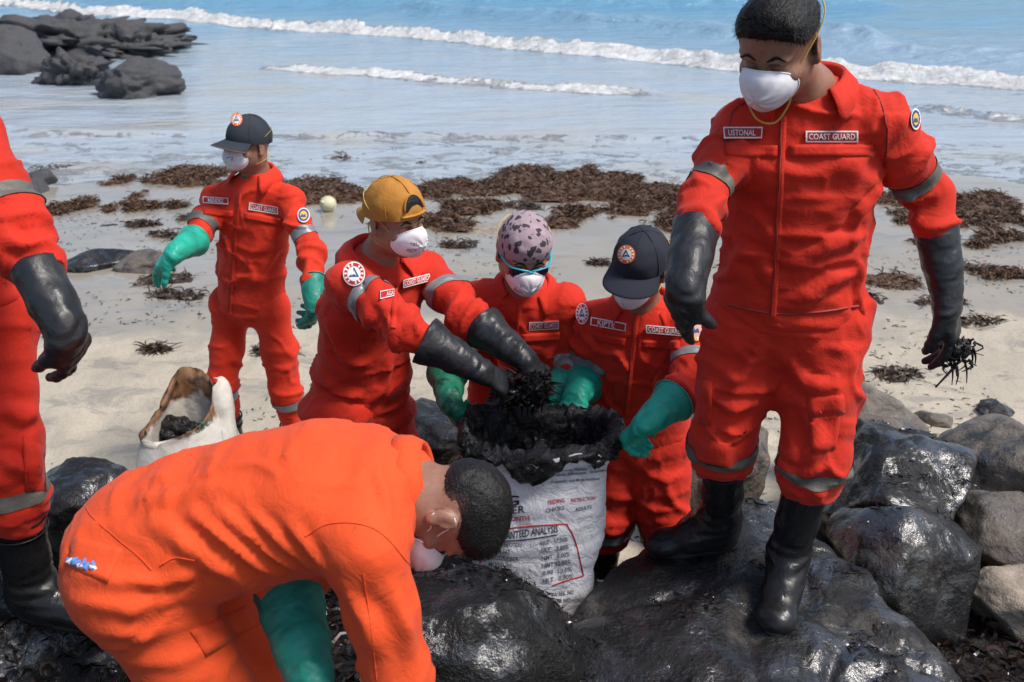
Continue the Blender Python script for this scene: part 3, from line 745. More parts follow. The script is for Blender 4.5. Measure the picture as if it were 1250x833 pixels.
heaps = [(419, 186, 31, 9, 'small brown seaweed heap apart at the lapping water edge'), (205, 207, 66, 13, 'long brown seaweed bank behind the man in the faded cap'), (110, 240, 46, 16, 'tangled brown seaweed heap beside the two wet rocks'), (160, 248, 58, 11, 'low brown seaweed heap between the wet rocks and the faded cap man'), (398, 225, 58, 21, 'broad seaweed heap around the white float'),
    (545, 224, 44, 14, LB), (650, 213, 54, 18, LB), (700, 222, 56, 19, LB), (716, 198, 32, 9, 'thin seaweed heap nearest the water behind the navy cap'), (770, 240, 60, 18, LB), (815, 232, 42, 15, LB), (585, 245, 48, 14, LB), (540, 268, 36, 11, 'seaweed heap beside the flat pale stone'), (690, 262, 38, 13, 'seaweed heap on the sand above the navy cap'), (790, 268, 40, 13, LB), (845, 250, 34, 17, 'seaweed heap behind the right sleeve of the standing man'),
    (1180, 245, 66, 15, LB), (1205, 275, 62, 19, LB), (1110, 262, 32, 10, 'seaweed heap just past the left sleeve of the standing man'), (1230, 300, 48, 14, LB), (1140, 300, 24, 6, LB), (1215, 340, 40, 7, LB), (1090, 352, 34, 7, 'thin line of seaweed beside the little round grey stone'), (600, 222, 30, 10, LB), (480, 262, 30, 10, 'seaweed heap behind the mustard cap'), (330, 232, 34, 9, 'seaweed heap at the shoulder of the faded cap man'), (875, 270, 32, 11, LB),
    (740, 212, 44, 10, LB), (640, 232, 40, 9, LB), (1090, 240, 30, 8, LB), (1000, 265, 40, 12, LB), (930, 262, 40, 12, LB), (270, 222, 40, 8, LB)]
for i, (cx, cy, rx, ry, lb) in enumerate(heaps): weed_heap(cx, cy, rx, ry, 100 + i, lb, TIDE, 'weed')
SM = 'small wisps of seaweed on the sand'; LS = 'small wisp of seaweed lying on bare sand'
wisps = [(150, 268, 45, 5), (250, 262, 32, 4), (195, 285, 22, 3), (225, 290, 16, 4), (205, 350, 30, 7), (215, 368, 32, 5), (55, 196, 34, 3), (560, 296, 20, 5), (640, 250, 22, 5), (180, 442, 28, 5),
    (330, 272, 25, 4), (1060, 372, 30, 5), (1150, 372, 30, 4), (1190, 330, 30, 4), (1095, 462, 24, 7), (1205, 395, 34, 4), (733, 325, 12, 2), (510, 190, 12, 2), (70, 170, 8, 2), (600, 178, 8, 2), (820, 300, 26, 4), (900, 330, 30, 5), (330, 440, 30, 5), (475, 292, 16, 5)]
for i, (cx, cy, rx, ry) in enumerate(wisps): weed_heap(cx, cy, rx, ry, 200 + i, LS, SM, 'weed_d', .8, 'seaweed_wisp', .35, rot=.2*math.sin(i*2.2))
# specks of weed and grit nobody could count on the sand
rng = np.random.RandomState(7); n = 7000; q = rng.uniform(0, 1, (n, 2))
yy = 3.4 + 5.5*q[:, 1]**1.1; xx = (q[:, 0]*2 - 1)*(.62*yy + .4); keep = fbm(np.stack([xx*1.3, yy*1.3, 0*xx], 1), 9, 3) > .02
pts = np.stack([xx, yy, zt(xx, yy) + .004], 1)[keep]
V, F = fronds(rng, pts, None, .036, .0038, .3, 2); V[:, 2] = np.maximum(V[:, 2], zt(V[:, 0], V[:, 1]) + .002)
thing_mesh('weed_scraps', V, F, M['weed_d'], 'tiny scraps of weed scattered over the sand', 'seaweed', kind='stuff')
# oil-soaked weed over the shingle in the foreground
n = 14000; yy = rng.uniform(1.0, 3.15, n); xx = (rng.uniform(-1, 1, n))*(.64*yy + .35)
keep = ~((xx > -.1) & (xx < .95) & (yy < 2.2)); xx, yy = xx[keep], yy[keep]
zz = zt(xx, yy); bt_ = merge_bvh = BVHTree.FromPolygons([tuple(v) for v in np.concatenate([EDGE[1], ROCKS[9][1]])], [tuple(int(i) for i in f) for f in np.concatenate([EDGE[2], ROCKS[9][2] + len(EDGE[1])])])
for i_ in np.where((xx < .1) & (yy < 2.7))[0]:
    l, nn, k_, d_ = bt_.ray_cast(Vector((xx[i_], yy[i_], 2.0)), Vector((0, 0, -1)))
    if l is not None: zz[i_] = max(zz[i_], l[2])
pts = np.stack([xx, yy, zz + rng.uniform(0, .045, len(xx))], 1)
V, F = fronds(rng, pts, None, .07, .0052, .9); V[:, 2] = np.maximum(V[:, 2], zt(V[:, 0], V[:, 1]) + .002)
fm = np.repeat(rng.choice([0, 1, 2], len(pts), p=[.6, .25, .15]), 1); fm = np.tile(fm, 4)
thing_mesh('oily_weed', V, F, [M['weed_oil'], M['weed_red'], M['weed_d']], 'matted oil soaked weed covering the shingle between the rocks', 'seaweed', kind='stuff', fmat=fm)
# scraps stuck on the boulders
pts = []
for tr, cnt, box in [(BIG, 1500, (-.15, 1.05, 1.6, 2.95))] + [(bvh(v, f), c_, (v[:, 0].min(), v[:, 0].max(), v[:, 1].min(), v[:, 1].max())) for (o, v, f), c_ in zip(ROCKS[:2] + [ROCKS[8], ROCKS[9]], (300, 220, 500, 300))]:
    k = 0
    while k < cnt:
        p = (rng.uniform(box[0], box[1]), rng.uniform(box[2], box[3])); k += 1
        if vnoise(np.array([[p[0]*6, p[1]*6, 1.5]]), 77)[0] < .12: continue
        l, nn, i, d = tr.ray_cast(Vector((p[0], p[1], 3)), Vector((0, 0, -1)))
        if l is not None and nn[2] > .3: pts.append(np.array(l) + V3(0, 0, .002))
V, F = fronds(rng, np.repeat(np.array(pts), 2, 0) + rng.normal(0, .006, (2*len(pts), 3))*V3(1, 1, 0), None, .034, .0024, .35, 4)
thing_mesh('weed_shreds', V, F, [M['weed_oil']], 'black shreds of weed stuck to the oiled boulders', 'seaweed', kind='stuff')
print('setting', round(time.time() - T0, 1))
# ------------------------------------------------------------------ decals laid on garments
def text_geo(s, cache={}):
    if s in cache: return cache[s]
    cu = bpy.data.curves.new('t', 'FONT'); cu.body = s; cu.size = 1; cu.resolution_u = 2; cu.offset = .012
    ob = bpy.data.objects.new('t', cu); COL.objects.link(ob); dg = bpy.context.evaluated_depsgraph_get()
    me = ob.evaluated_get(dg).to_mesh(); V = np.array([v.co[:] for v in me.vertices]); F = [tuple(p.vertices) for p in me.polygons]
    bpy.data.objects.remove(ob); bpy.data.curves.remove(cu)
    lo = V.min(0); hi = V.max(0); V = (V - lo)/np.maximum(hi - lo, 1e-6); cache[s] = (V[:, :2], F); return cache[s]
def quadmap(c, u, v):          # c: tl, tr, br, bl in pixels; u right, v up
    tl, tr, br, bl = [np.array(k, float) for k in c]
    return lerp(lerp(bl, br, u), lerp(tl, tr, u), v)
def lay(tree, c, UV, F, lift):
    """puts 2-D geometry on the surface seen at a quad of pixels"""
    out = []; ok = []
    for u, v in UV:
        p = quadmap(c, u, v); h, n = hit(tree, p[0], p[1]); ok.append(h is not None); out.append(h + n*lift if h is not None else V3(0, 0, 0))
    ok = np.array(ok); F = [f for f in F if all(ok[list(f)])]
    used = sorted({i for f in F for i in f}); mp = {i: k for k, i in enumerate(used)}
    return np.array([out[i] for i in used]).reshape(-1, 3), [tuple(mp[i] for i in f) for f in F]
def gridUV(nu, nv): return [(i/nu, j/nv) for j in range(nv + 1) for i in range(nu + 1)], grid_faces(nu + 1, nv + 1)
def slab(tree, c, nu, nv, lift, name, mat, parent):
    """cloth piece with a turned edge standing off the surface"""
    UV, F = gridUV(nu, nv); V1, F1 = lay(tree, c, UV, F, lift)
    if not len(F1): return None
    if len(V1) != len(UV): return part(name, V1, F1, mat, parent)
    V0, _ = lay(tree, c, UV, F, -.004); n = len(V1); Ff = list(F1); a = nu + 1
    rim = [i for i in range(a)] + [j*a + nu for j in range(1, nv + 1)] + [nv*a + i for i in range(nu - 1, -1, -1)] + [j*a for j in range(nv - 1, 0, -1)]
    if len(V0) == n:
        for i in range(len(rim)):
            p, q = rim[i], rim[(i + 1) % len(rim)]; Ff.append((q, p, p + n, q + n))
        return part(name, np.concatenate([V1, V0]), Ff, mat, parent)
    return part(name, V1, F1, mat, parent)
class Fit:
    """smooth quadratic sheet through the cloth behind a patch, so that the patch lies flat over small folds"""
    def __init__(s, tree, c, extra=.0):
        uv = []; P = []; Nn = []
        for v in np.linspace(.02, .98, 5):
            for u in np.linspace(.02, .98, 9):
                p = quadmap(c, u, v); h, n = hit(tree, p[0], p[1])
                if h is not None: uv.append((u, v)); P.append(h); Nn.append(n)
        s.ok = len(P) > 20
        if not s.ok: return
        P = np.array(P); A = s.basis(np.array(uv)); s.n = nrm(np.mean(Nn, 0)); s.c = np.linalg.lstsq(A, P, rcond=None)[0]
        s.off = np.max(((P - A@s.c)@s.n))*.85 + extra
    def basis(s, q): u, v = q[:, 0], q[:, 1]; return np.stack([1 + 0*u, u, v, u*u, u*v, v*v], 1)
    def lay(s, UV, lift): return s.basis(np.array(UV, float))@s.c + s.n*(s.off + lift)
def fit_slab(ft, nu, nv, lift, name, mat, parent):
    UV, F = gridUV(nu, nv); V1 = ft.lay(UV, lift); V0 = ft.lay(UV, lift - .012); n = len(V1); Ff = list(F); a = nu + 1
    rim = [i for i in range(a)] + [j*a + nu for j in range(1, nv + 1)] + [nv*a + i for i in range(nu - 1, -1, -1)] + [j*a for j in range(nv - 1, 0, -1)]
    for i in range(len(rim)): p, q = rim[i], rim[(i + 1) % len(rim)]; Ff.append((q, p, p + n, q + n))
    return part(name, np.concatenate([V1, V0]), Ff, mat, parent, smooth=False)
def name_patch(tree, c, text, parent, name='name_patch', tfrac=(.1, .9, .22, .78), back=True):
    ft = Fit(tree, c)
    if not ft.ok: return
    o = fit_slab(ft, 8, 3, .0015, name, M['patch_red'], parent)
    w = .03; mb = MB()
    for (u0, v0), (u1, v1) in [((0, 1 - 4*w), (1, 1)), ((0, 0), (1, 4*w)), ((0, 4*w), (w, 1 - 4*w)), ((1 - w, 4*w), (1, 1 - 4*w))]:
        UV, F = gridUV(8 if u1 - u0 > .5 else 1, 1 if u1 - u0 > .5 else 3); UV = [(lerp(u0, u1, u), lerp(v0, v1, v)) for u, v in UV]; mb.add(ft.lay(UV, .0025), F)
    part('stitched_border', mb.verts(), mb.f, M['white_thread'], o, smooth=False)
    if text:
        UV, F = text_geo(text); UV = [(lerp(tfrac[0], tfrac[1], u), lerp(tfrac[2], tfrac[3], v)) for u, v in UV]; part('lettering', ft.lay(UV, .0027), F, M['white_thread'], o, smooth=False)
def round_patch(tree, px, py, r, kind, parent, name='round_patch', asp=1.0, skew=0.0):
    """embroidered disc; kind lists ring radii and materials"""
    kinds = {'safety': (['patch_white', 'patch_orange', 'patch_white', 'patch_blue'], (.60, .92, 1.0)), 'blue': (['patch_yellow', 'patch_blue', 'patch_white', 'patch_blue'], (.55, .80, .95)),
             'sun': (['patch_pink', 'patch_yellow', 'patch_orange', 'patch_blue'], (.62, .92, 1.0)), 'cap': (['patch_white', 'patch_orange', 'patch_orange', 'black'], (.60, .96, 1.0)), 'white': (['patch_white', 'patch_red', 'patch_white', 'patch_blue'], (.60, .90, 1.0))}
    mats, rr = kinds[kind]; c = [(px - r*asp, py - r - skew*r), (px + r*asp, py - r + skew*r), (px + r*asp, py + r + skew*r), (px - r*asp, py + r - skew*r)]
    n = 28; UV = [(.5, .5)]; F = []; fm = []
    rad = [.3, rr[0], rr[0] + .001, rr[1], rr[1] + .001, rr[2]]
    for k in rad:
        for i in range(n): a = 2*math.pi*i/n; UV.append((.5 + .5*k*math.cos(a), .5 + .5*k*math.sin(a)))
    for i in range(n): F.append((0, 1 + i, 1 + (i + 1) % n)); fm.append(0)
    for j in range(len(rad) - 1):
        for i in range(n):
            a = 1 + j*n; F.append((a + i, a + n + i, a + n + (i + 1) % n, a + (i + 1) % n)); fm.append(0 if j == 0 else 1 if j in (1, 2) else 2)
    ft = Fit(tree, c)
    if not ft.ok: return None
    V, F2 = ft.lay(UV, .001), F
    o = part(name, V, F2, [M[m] for m in mats], parent, fmat=fm if len(F2) == len(F) else None)
    mb = MB()                                   # emblem: open triangle, or hills under a sun, and a ring of stitched marks
    if kind in ('safety', 'cap', 'white'):
        for i in range(3):
            a, b = math.pi/2 + i*2*math.pi/3, math.pi/2 + (i + 1)*2*math.pi/3; q = [(.5 + s*math.cos(t), .5 + s*math.sin(t)) for t, s in ((a, .27), (b, .27), (b, .15), (a, .15))]
            mb.add(ft.lay(q, .0022), [(0, 1, 2, 3)])
        q = [(.44, .40), (.56, .40), (.56, .47), (.44, .47)]; mb.add(ft.lay(q, .0022), [(0, 1, 2, 3)])
    else:
        for x0 in (.32, .5): 
            q = [(x0 - .08, .36), (x0 + .18, .36), (x0 + .1, .56), (x0, .52)]; mb.add(ft.lay(q, .0022), [(0, 1, 2, 3)])
    if mb.n: part('emblem', mb.verts(), mb.f, M[mats[3]], o, smooth=False)
    mb = MB(); rm = (rr[0] + rr[1])/4
    for i in range(14):
        a = 2*math.pi*i/14; ca, sa = math.cos(a), math.sin(a); q = []
        for dr, dt in ((-.055, -.06), (-.055, .06), (.055, .06), (.055, -.06)): q.append((.5 + (rm + dr)*math.cos(a + dt*1.6), .5 + (rm + dr)*math.sin(a + dt*1.6)))
        if i % 7 == 3: continue
        mb.add(ft.lay(q, .0020), [(0, 1, 2, 3)])
    if mb.n: part('stitched_lettering', mb.verts(), mb.f, M['white_thread'] if kind != 'blue' else M['patch_blue'], o, smooth=False)
    return o
def seam(tree, pl, wpx, lift, name, mat, parent, n=14):
    """ribbon along a pixel polyline, standing off the cloth"""
    pl = catmull(np.array(pl, float), 6); UVp = []; L = []
    P = [(h, nn) for h, nn in (hit(tree, *p) for p in pl) if h is not None]
    if len(P) < 3: return None
    pts = np.array([p for p, _ in P]); nn = np.array([q for _, q in P]); t = np.gradient(pts, axis=0); s = nrm_rows(np.cross(nn, t))
    w = wpx; rows = [pts - s*w - nn*.003, pts - s*w*.8 + nn*lift, pts + nn*lift*1.15, pts + s*w*.8 + nn*lift, pts + s*w - nn*.003]
    m = len(pts); V = np.stack(rows, 1).reshape(-1, 3); F = [(i*5 + k, i*5 + k + 1, (i + 1)*5 + k + 1, (i + 1)*5 + k) for i in range(m - 1) for k in range(4)]
    return part(name, V, F, mat, parent)
def band(V, F, a, b, t0, width, rmax, mat, parent, lift=.003, name='reflective_band', tilt=None):
    """strip of tape round a limb, cut from the garment's own surface"""
    a = np.asarray(a, float); b = np.asarray(b, float); ax = nrm(b - a)
    if tilt is not None: ax = nrm(ax + np.asarray(tilt, float))
    o = lerp(a, b, t0); s = (V - o)@ax; rr = np.linalg.norm(V - o - s[:, None]*ax, axis=1)
    ok = (np.abs(s) < width/2 + .03) & (rr < rmax); F2 = F[ok[F].all(1)]
    if not len(F2): return
    N = vnormals(V, F); used = np.unique(F2); mp = np.full(len(V), -1); mp[used] = np.arange(len(used))
    bm = bmesh.new(); vs_ = [bm.verts.new(tuple(V[i] + N[i]*lift)) for i in used]
    for f in mp[F2]:
        try: bm.faces.new([vs_[i] for i in f])
        except ValueError: pass
    for sg in (1, -1):
        g = bm.verts[:] + bm.edges[:] + bm.faces[:]
        bmesh.ops.bisect_plane(bm, geom=g, plane_co=tuple(o + ax*sg*width/2), plane_no=tuple(ax*sg), clear_outer=True)
    bm.verts.index_update(); V2 = np.array([v.co[:] for v in bm.verts]).reshape(-1, 3); Fl = [tuple(v.index for v in f.verts) for f in bm.faces]; bm.free()
    if len(Fl): return part(name, V2, Fl, mat, parent)

# ------------------------------------------------------------------ body pieces
def head_frame(yaw, pitch, roll=0.0):
    """columns right, forward, up. yaw 0 faces the camera, + turns to the picture's right; pitch + looks down"""
    y, p = R(yaw), R(pitch); f = V3(math.sin(y)*math.cos(p), -math.cos(y)*math.cos(p), -math.sin(p))
    up = V3(math.sin(y)*math.sin(p), -math.cos(y)*math.sin(p), math.cos(p)); r = np.cross(f, up)
    c, s = math.cos(R(roll)), math.sin(R(roll)); r2 = r*c + up*s; up2 = up*c - r*s
    return np.stack([r2, f, up2], 1)
def build_body(root, hc, Hm, neck, chest, res=.0042, s=1.0):
    """head, neck and upper chest as one continuous surface, in head space then moved to the world"""
    loc = lambda p: (np.asarray(p) - hc)@Hm/s
    nb = loc(neck); ch = loc(chest)
    lo = np.minimum(V3(-.12, -.14, -.15), np.minimum(nb, ch) - .10); hi = np.maximum(V3(.12, .15, .15), np.maximum(nb, ch) + .10)
    S = SDF(lo, hi, res)
    S.add(ellip((0, -.015, .032), (.076, .096, .088)), .02)
    S.add(ellip((0, .024, -.045), (.058, .060, .066)), .03)
    S.add(ellip((0, .052, -.086), (.030, .028, .024)), .03)
    for q in (1, -1):
        S.add(ellip((q*.053, -.004, -.055), (.018, .032, .033)), .03)
        S.add(ellip((q*.042, .054, -.024), (.021, .020, .017)), .02)
        S.add(ellip((q*.028, .074, .022), (.024, .010, .007)), .012)
    S.add(ellip((0, .052, .045), (.050, .026, .036)), .02)
    for q in (1, -1): S.sub(ellip((q*.030, .090, .003), (.018, .013, .011)), .012)
    for q in (1, -1): S.add(ellip((q*.030, .068, .001), (.0165, .0135, .0115)), .005)
    S.add(rcone((0, .080, .012), (0, .102, -.030), .008, .0125), .012)
    for q in (1, -1): S.add(ellip((q*.014, .092, -.034), (.009, .011, .008)), .008)
    S.add(ellip((0, .082, -.060), (.024, .009, .006)), .006); S.add(ellip((0, .080, -.070), (.021, .009, .007)), .006)
    for q in (1, -1):
        Me = np.stack([nrm(V3(q*1, -.35, 0)), nrm(V3(.0, 1, -.2)), V3(0, .2, 1)])
        S.add(ellip((q*.083, -.016, .000), (.0075, .019, .030), Me), .005)
        S.add(ellip((q*.081, -.008, -.028), (.008, .011, .011)), .008)
        S.sub(ellip((q*.094, -.010, .004), (.008, .011, .020)), .006)
    S.add(rcone((0, -.025, -.055), nb, .056, .062), .03)
    S.add(rcone(nb, ch, .065, .09), .04)
    V, F = S.mesh(1)
    return part('body', (V*s)@Hm.T + hc, F, M['skin'], root)
def hd(hc, Hm, s, P): return (np.asarray(P, float)*s)@Hm.T + hc
def build_hair(root, hc, Hm, s=1.0, seed=0, line=(.060, .058, .85), thick=.011, strands=1500, low=-.075, cap=False, sl=1.0):
    S = SDF((-.12, -.15, -.12), (.12, .13, .16), .0045)
    S.add(ellip((0, -.016, .034), (.076 + thick, .096 + thick, .088 + thick)), .01)
    if not cap: S.add(ellip((0, .035, .075), (.058 + thick*.6, .045, .040 + thick*.7)), .03)
    n = nrm(V3(0, line[2], -1)); S.cut(V3(0, line[0], line[1]), n, .01)
    S.cut(V3(0, 0, low), V3(0, 0, -1), .02)
    for q in (1, -1): S.sub(ellip((q*.092, .004, -.010), (.026, .044, .043)), .012)
    V, F = S.mesh(1); N = vnormals(V, F)
    V = V + N*(.0016*fbm(V*np.array([110, 40, 110]), seed, 3))[:, None]
    side = (np.abs(V[:, 0]) > .066) & (V[:, 2] < .035) | (V[:, 2] < -.0) & (V[:, 1] < .0)
    fade = np.clip(sstep(.050, .080, np.abs(V[:, 0]))*sstep(.065, .0, V[:, 2]) + sstep(.015, -.055, V[:, 2])*.9, 0, 1)
    V = V - N*(fade*.008)[:, None]
    o = part('hair', hd(hc, Hm, s, V), F, M['hair'], root); fattr(o.data, 'fade', fade)
    rng = np.random.RandomState(seed + 1); k = rng.choice(len(V), strands*2); k = k[rng.uniform(0, 1, len(k)) > fade[k]*.75]; m_ = len(k)
    P = V[k]; nn = N[k]; fr = sstep(.045, .075, P[:, 1])[:, None]; sdv = sstep(.03, .07, np.abs(P[:, 0]))[:, None]
    d = nrm_rows(nn*(.14 + .35*fr) + V3(0, .75, -.05)*(1 - fr)*(1 - .6*sdv) + V3(0, -.25, -.55)*sdv*(1 - fr) + V3(0, 0, .5)*fr + rng.normal(0, .17, (m_, 3))); L = sl*rng.uniform(.008, .017, m_)[:, None]*(1 - .72*fade[k][:, None])
    sd = nrm_rows(np.cross(d, nn))*.00055; q = [P - sd, P + sd, P + d*L*.6 + sd*.7, P + d*L*.6 - sd*.7]; tip = P + d*L - nn*L*.04
    Vs = np.stack(q + [tip], 1).reshape(-1, 3); b = np.arange(m_)*5
    Fs = [(i, i + 1, i + 2, i + 3) for i in b] + [(i + 3, i + 2, i + 4) for i in b]
    so = part('hair_tuft', hd(hc, Hm, s, Vs), Fs, M['hair'], o); so['kind'] = 'stuff'
    return o
def face_marks(root, hc, Hm, body_tree, s=1.0):
    """eyebrows and lash lines laid on the skin"""
    for nm, pts, w in (('eyebrow', [(.012, .026), (.030, .033), (.048, .025)], .0052), ('eyelash', [(.015, -.007), (.030, -.0105), (.046, -.006)], .0016)):
        for q in (1, -1):
            P = []; Nn = []
            for x, z in catmull([(a, 0, b) for a, b in pts], 4)[:, [0, 2]]:
                o = hd(hc, Hm, s, (q*x, .2, z)); d = -Hm[:, 1]; l, n, i, _ = body_tree.ray_cast(Vector(o), Vector(d), .3)
                if l is not None: P.append(np.array(l)); Nn.append(np.array(n))
            if len(P) < 3: continue
            P = np.array(P); Nn = np.array(Nn); up = Hm[:, 2]; k = len(P); ww = w*np.sin(np.linspace(.35, 2.8, k))[:, None]
            V = np.concatenate([P + up*ww + Nn*.0012, P + Nn*.0028, P - up*ww + Nn*.0012]); F = [(i + j*k, i + 1 + j*k, i + 1 + (j + 1)*k, i + (j + 1)*k) for j in range(2) for i in range(k - 1)]
            part(nm, V, F, M['hair'], root)
def build_mask(root, hc, Hm, s=1.0, strap='strap_y', prints=True, loose=False, seed=0, ear=False, lift=0.0, deep=1.0):
    nu, nv = 44, 16; Vv = []
    for j in range(nv + 1):
        r = j/nv
        for i in range(nu):
            a = 2*math.pi*i/nu; ca, sa = math.cos(a), math.sin(a)
            rx = .061*(1 - .10*max(sa, 0)**2.0); rz = .054 if sa > 0 else .054
            x, z = r*ca*rx, r*sa*rz - .042
            edge_y = .096 - .042*(r*abs(ca))**2 + r*(.008*max(sa, 0) - .010*max(-sa, 0))
            y = edge_y + .034*deep*math.sqrt(max(1 - r*r, 0)) + .004*math.exp(-((z + .036)/.005)**2)*(1 - r**2)*abs(ca)
            y += .0016*math.sin(9*a + 3*r + seed)*r*(1 - r)*4
            if r > .97: y -= .006
            Vv.append((x*1.04, y + .004, z + lift))
    V = np.array(Vv); F = grid_faces(nu, nv + 1, True); F = [tuple(reversed(f)) for f in F]
    o = part('respirator_mask', hd(hc, Hm, s, V), F, M['mask'], root)
    rim = catmull(np.array([V[nv*nu + i] for i in range(0, nu, 2)]), 2, True); tv, tf = tube(rim, .0022, 5, closed=True); part('mask_rim', hd(hc, Hm, s, tv), tf, M['mask'], o)
    cl = [(x, .108 - (abs(x)/.03)**2*.014, .009 + lift - abs(x)*.22) for x in np.linspace(-.026, .026, 9)]
    tv, tf = tube(np.array(cl), .0020, 5); part('nose_clip', hd(hc, Hm, s, tv), tf, M['mask'], o)
    tr = bvh(hd(hc, Hm, s, V), F)
    if prints:
        rng = np.random.RandomState(seed); 
        for k in range(3):
            q = 1 if k < 2 else -1; cx, cz = q*(.026 + .006*(k % 2)), -.030 - .024*(k % 2); mb = MB()
            for row in range(3 if k else 2):
                for c_ in range(4):
                    if rng.rand() < .25: continue
                    u0 = cx - .012 + c_*.006; w0 = cz + .006 - row*.0055; qd = []
                    for du, dv in ((0, 0), (.0042, 0), (.0042, .0032), (0, .0032)):
                        ori = hd(hc, Hm, s, (u0 + du, .25, w0 + dv)); l, n, i, _ = tr.ray_cast(Vector(ori), Vector(-Hm[:, 1]), .4)
                        if l is not None: qd.append(np.array(l) + np.array(n)*.0012*(1 if np.dot(n, Hm[:, 1]) > 0 else -1))
                    if len(qd) == 4: mb.add(qd, [(0, 1, 2, 3)])
            if mb.n: part('printed_mark', mb.verts(), mb.f, M['mask_print'], o, smooth=False)
    for q in (1, -1):
        for z0, pth in ((-.028, [(q*.055, .052, -.024), (q*.074, .020, .012), (q*.086, -.020, .040), (q*.082, -.062, .060), (q*.045, -.112, .066), (0, -.122, .066)]),
                        (-.062, [(q*.050, .050, -.062), (q*.066, .020, -.070), (q*.073, -.010, -.066), (q*.066, -.055, -.055), (q*.035, -.094, -.042), (0, -.105, -.040)])):
            if ear: continue
            if loose and z0 < -.05: continue
            tv, tf = tube(catmull(np.array(pth), 5), .0019, 6, .5); part('elastic_strap', hd(hc, Hm, s, tv + V3(0, 0, lift)), tf, M[strap], root)
            p = np.array(pth[0]) + V3(-q*.008, .012, lift); tv, tf = tube(np.array([p - V3(q*.004, -.004, 0), p + V3(q*.006, -.007, 0)]), .0055, 6); part('strap_tab', hd(hc, Hm, s, tv), tf, M['mask_tab'] if strap == 'strap_y' else M['mask'], o)
        if ear:
            for z1, a in ((-.02, .022), (-.060, -.030)):
                tv, tf = tube(catmull(np.array([(q*.052, .055, -.02 if a > 0 else -.072), (q*.070, .02, a*.5 - .012), (q*.0835, -.012, a), (q*.084, -.026, a*.8)]), 5), .0017, 5); part('ear_loop', hd(hc, Hm, s, tv), tf, M[strap], root)
    if loose:
        pth = [(.050, .062, -.060), (.046, .072, -.095), (.018, .092, -.126), (-.022, .092, -.128), (-.046, .070, -.092), (-.050, .062, -.058)]
        tv, tf = tube(catmull(np.array(pth), 7), .0024, 6, .45, up=(0, 1, 0)); part('loose_strap', hd(hc, Hm, s, tv), tf, M[strap], root)
    return o, tr
def build_cap(root, hc, Hm, mat, s=1.0, back=False, tilt=0.0, edge=None, seed=0, brimL=.075, label=None):
    """six-panel cap: crown, brim, button, panel seams"""
    nu, nv = 48, 16; c0 = V3(0, -.014, .036); rx, ry, rz = .090, .110, .104; Rt = rotx(R(tilt)); sg = -1 if back else 1
    def surf(u, v, o=0.0):
        ph = v*R(100); x = math.sin(ph)*math.cos(u); y = math.sin(ph)*math.sin(u); z = math.cos(ph)
        k = 1 + .05*max(y*sg, 0)*math.sin(ph*1.4)
        p = V3((rx + o)*x, (ry + o)*y*k, (rz + o)*z*(1 + .02*max(y*sg, 0)))
        return c0 + Rt@p
    V = [surf(2*math.pi*i/nu, j/nv) for j in range(nv + 1) for i in range(nu)]; V = np.array(V)
    V[:nu] = V[:nu].mean(0) ; N = nrm_rows(V - c0); V = V + N*((.0045 if back else .0022)*fbm(V*(26 if back else 38), seed, 3))[:, None]
    F = [tuple(reversed(f)) for f in grid_faces(nu, nv + 1, True)]
    o = part('cap', hd(hc, Hm, s, V), F, M[mat], root)
    if label: o['label'] = label
    for k in range(6):
        u = k*math.pi/3 + math.pi/2; tv, tf = tube(np.array([surf(u, v, .0008) for v in np.linspace(.03, 1, 14)]), .0016, 5); part('panel_seam', hd(hc, Hm, s, tv), tf, M[mat], o)
    tv, tf = tube(np.array([surf(0, 0, -.002), surf(0, 0, .004)]), np.array([.008, .005]), 8, up=(1, 0, 0)); part('button', hd(hc, Hm, s, tv), tf, M[mat], o)
    nb, mb_ = 25, 8; Vb = []
    for lay_ in (0, 1):
        for j in range(mb_ + 1):
            r = j/mb_
            for i in range(nb):
                a = R(lerp(-64, 64, i/(nb - 1))); u = math.pi/2*sg + a*sg
                p0 = surf(u, .93, .001); dr = Rt@V3(math.sin(a)*-.35*sg if sg > 0 else math.sin(a)*.35, sg, 0)
                ext = brimL*math.cos(a*1.15)**.55*r if abs(a*1.15) < math.pi/2 else 0
                p = p0 + nrm(dr)*ext + Rt@V3(0, 0, -.012*r*1.6 - .020*(math.sin(a)**2)*(.4 + r)) + V3(0, 0, -.003*lay_)
                Vb.append(p)
    n1 = (mb_ + 1)*nb; G = grid_faces(nb, mb_ + 1); Fb = G + [tuple(reversed([i + n1 for i in f])) for f in G]
    rim = [mb_*nb + i for i in range(nb)]; Fb += [(rim[i], rim[i + 1], rim[i + 1] + n1, rim[i] + n1) for i in range(nb - 1)]
    b = part('brim', hd(hc, Hm, s, Vb), Fb, M[mat], o)
    if edge:
        tv, tf = tube(np.array([Vb[i] for i in rim]) - V3(0, 0, .0015), .0028, 6); part('brim_edge', hd(hc, Hm, s, tv), tf, M[edge], b)
    if back:                                            # adjuster opening over the forehead: dark arch, strap below it
        q = []; 
        for t_ in np.linspace(0, math.pi, 13): q.append(surf(math.pi/2 - .42*math.cos(t_), .86 - .28*math.sin(t_), .0042))
        ctr = surf(math.pi/2, .74, .0048); Vq = np.array([ctr] + q); Fq = [(0, i, i + 1) for i in range(1, 13)] + [(0, 13, 1)]
        part('adjuster_opening', hd(hc, Hm, s, Vq), Fq, M['hair'], o)
        tv, tf = tube(np.array(q), .0030, 6); part('adjuster_trim', hd(hc, Hm, s, tv), tf, M[mat], o)
        tv, tf = tube(np.array([surf(math.pi/2 - a, .93, .001) for a in np.linspace(-.55, .55, 11)]), .0085, 8, .3); part('adjuster_strap', hd(hc, Hm, s, tv), tf, M[mat], o)
    return o, bvh(hd(hc, Hm, s, V), F)
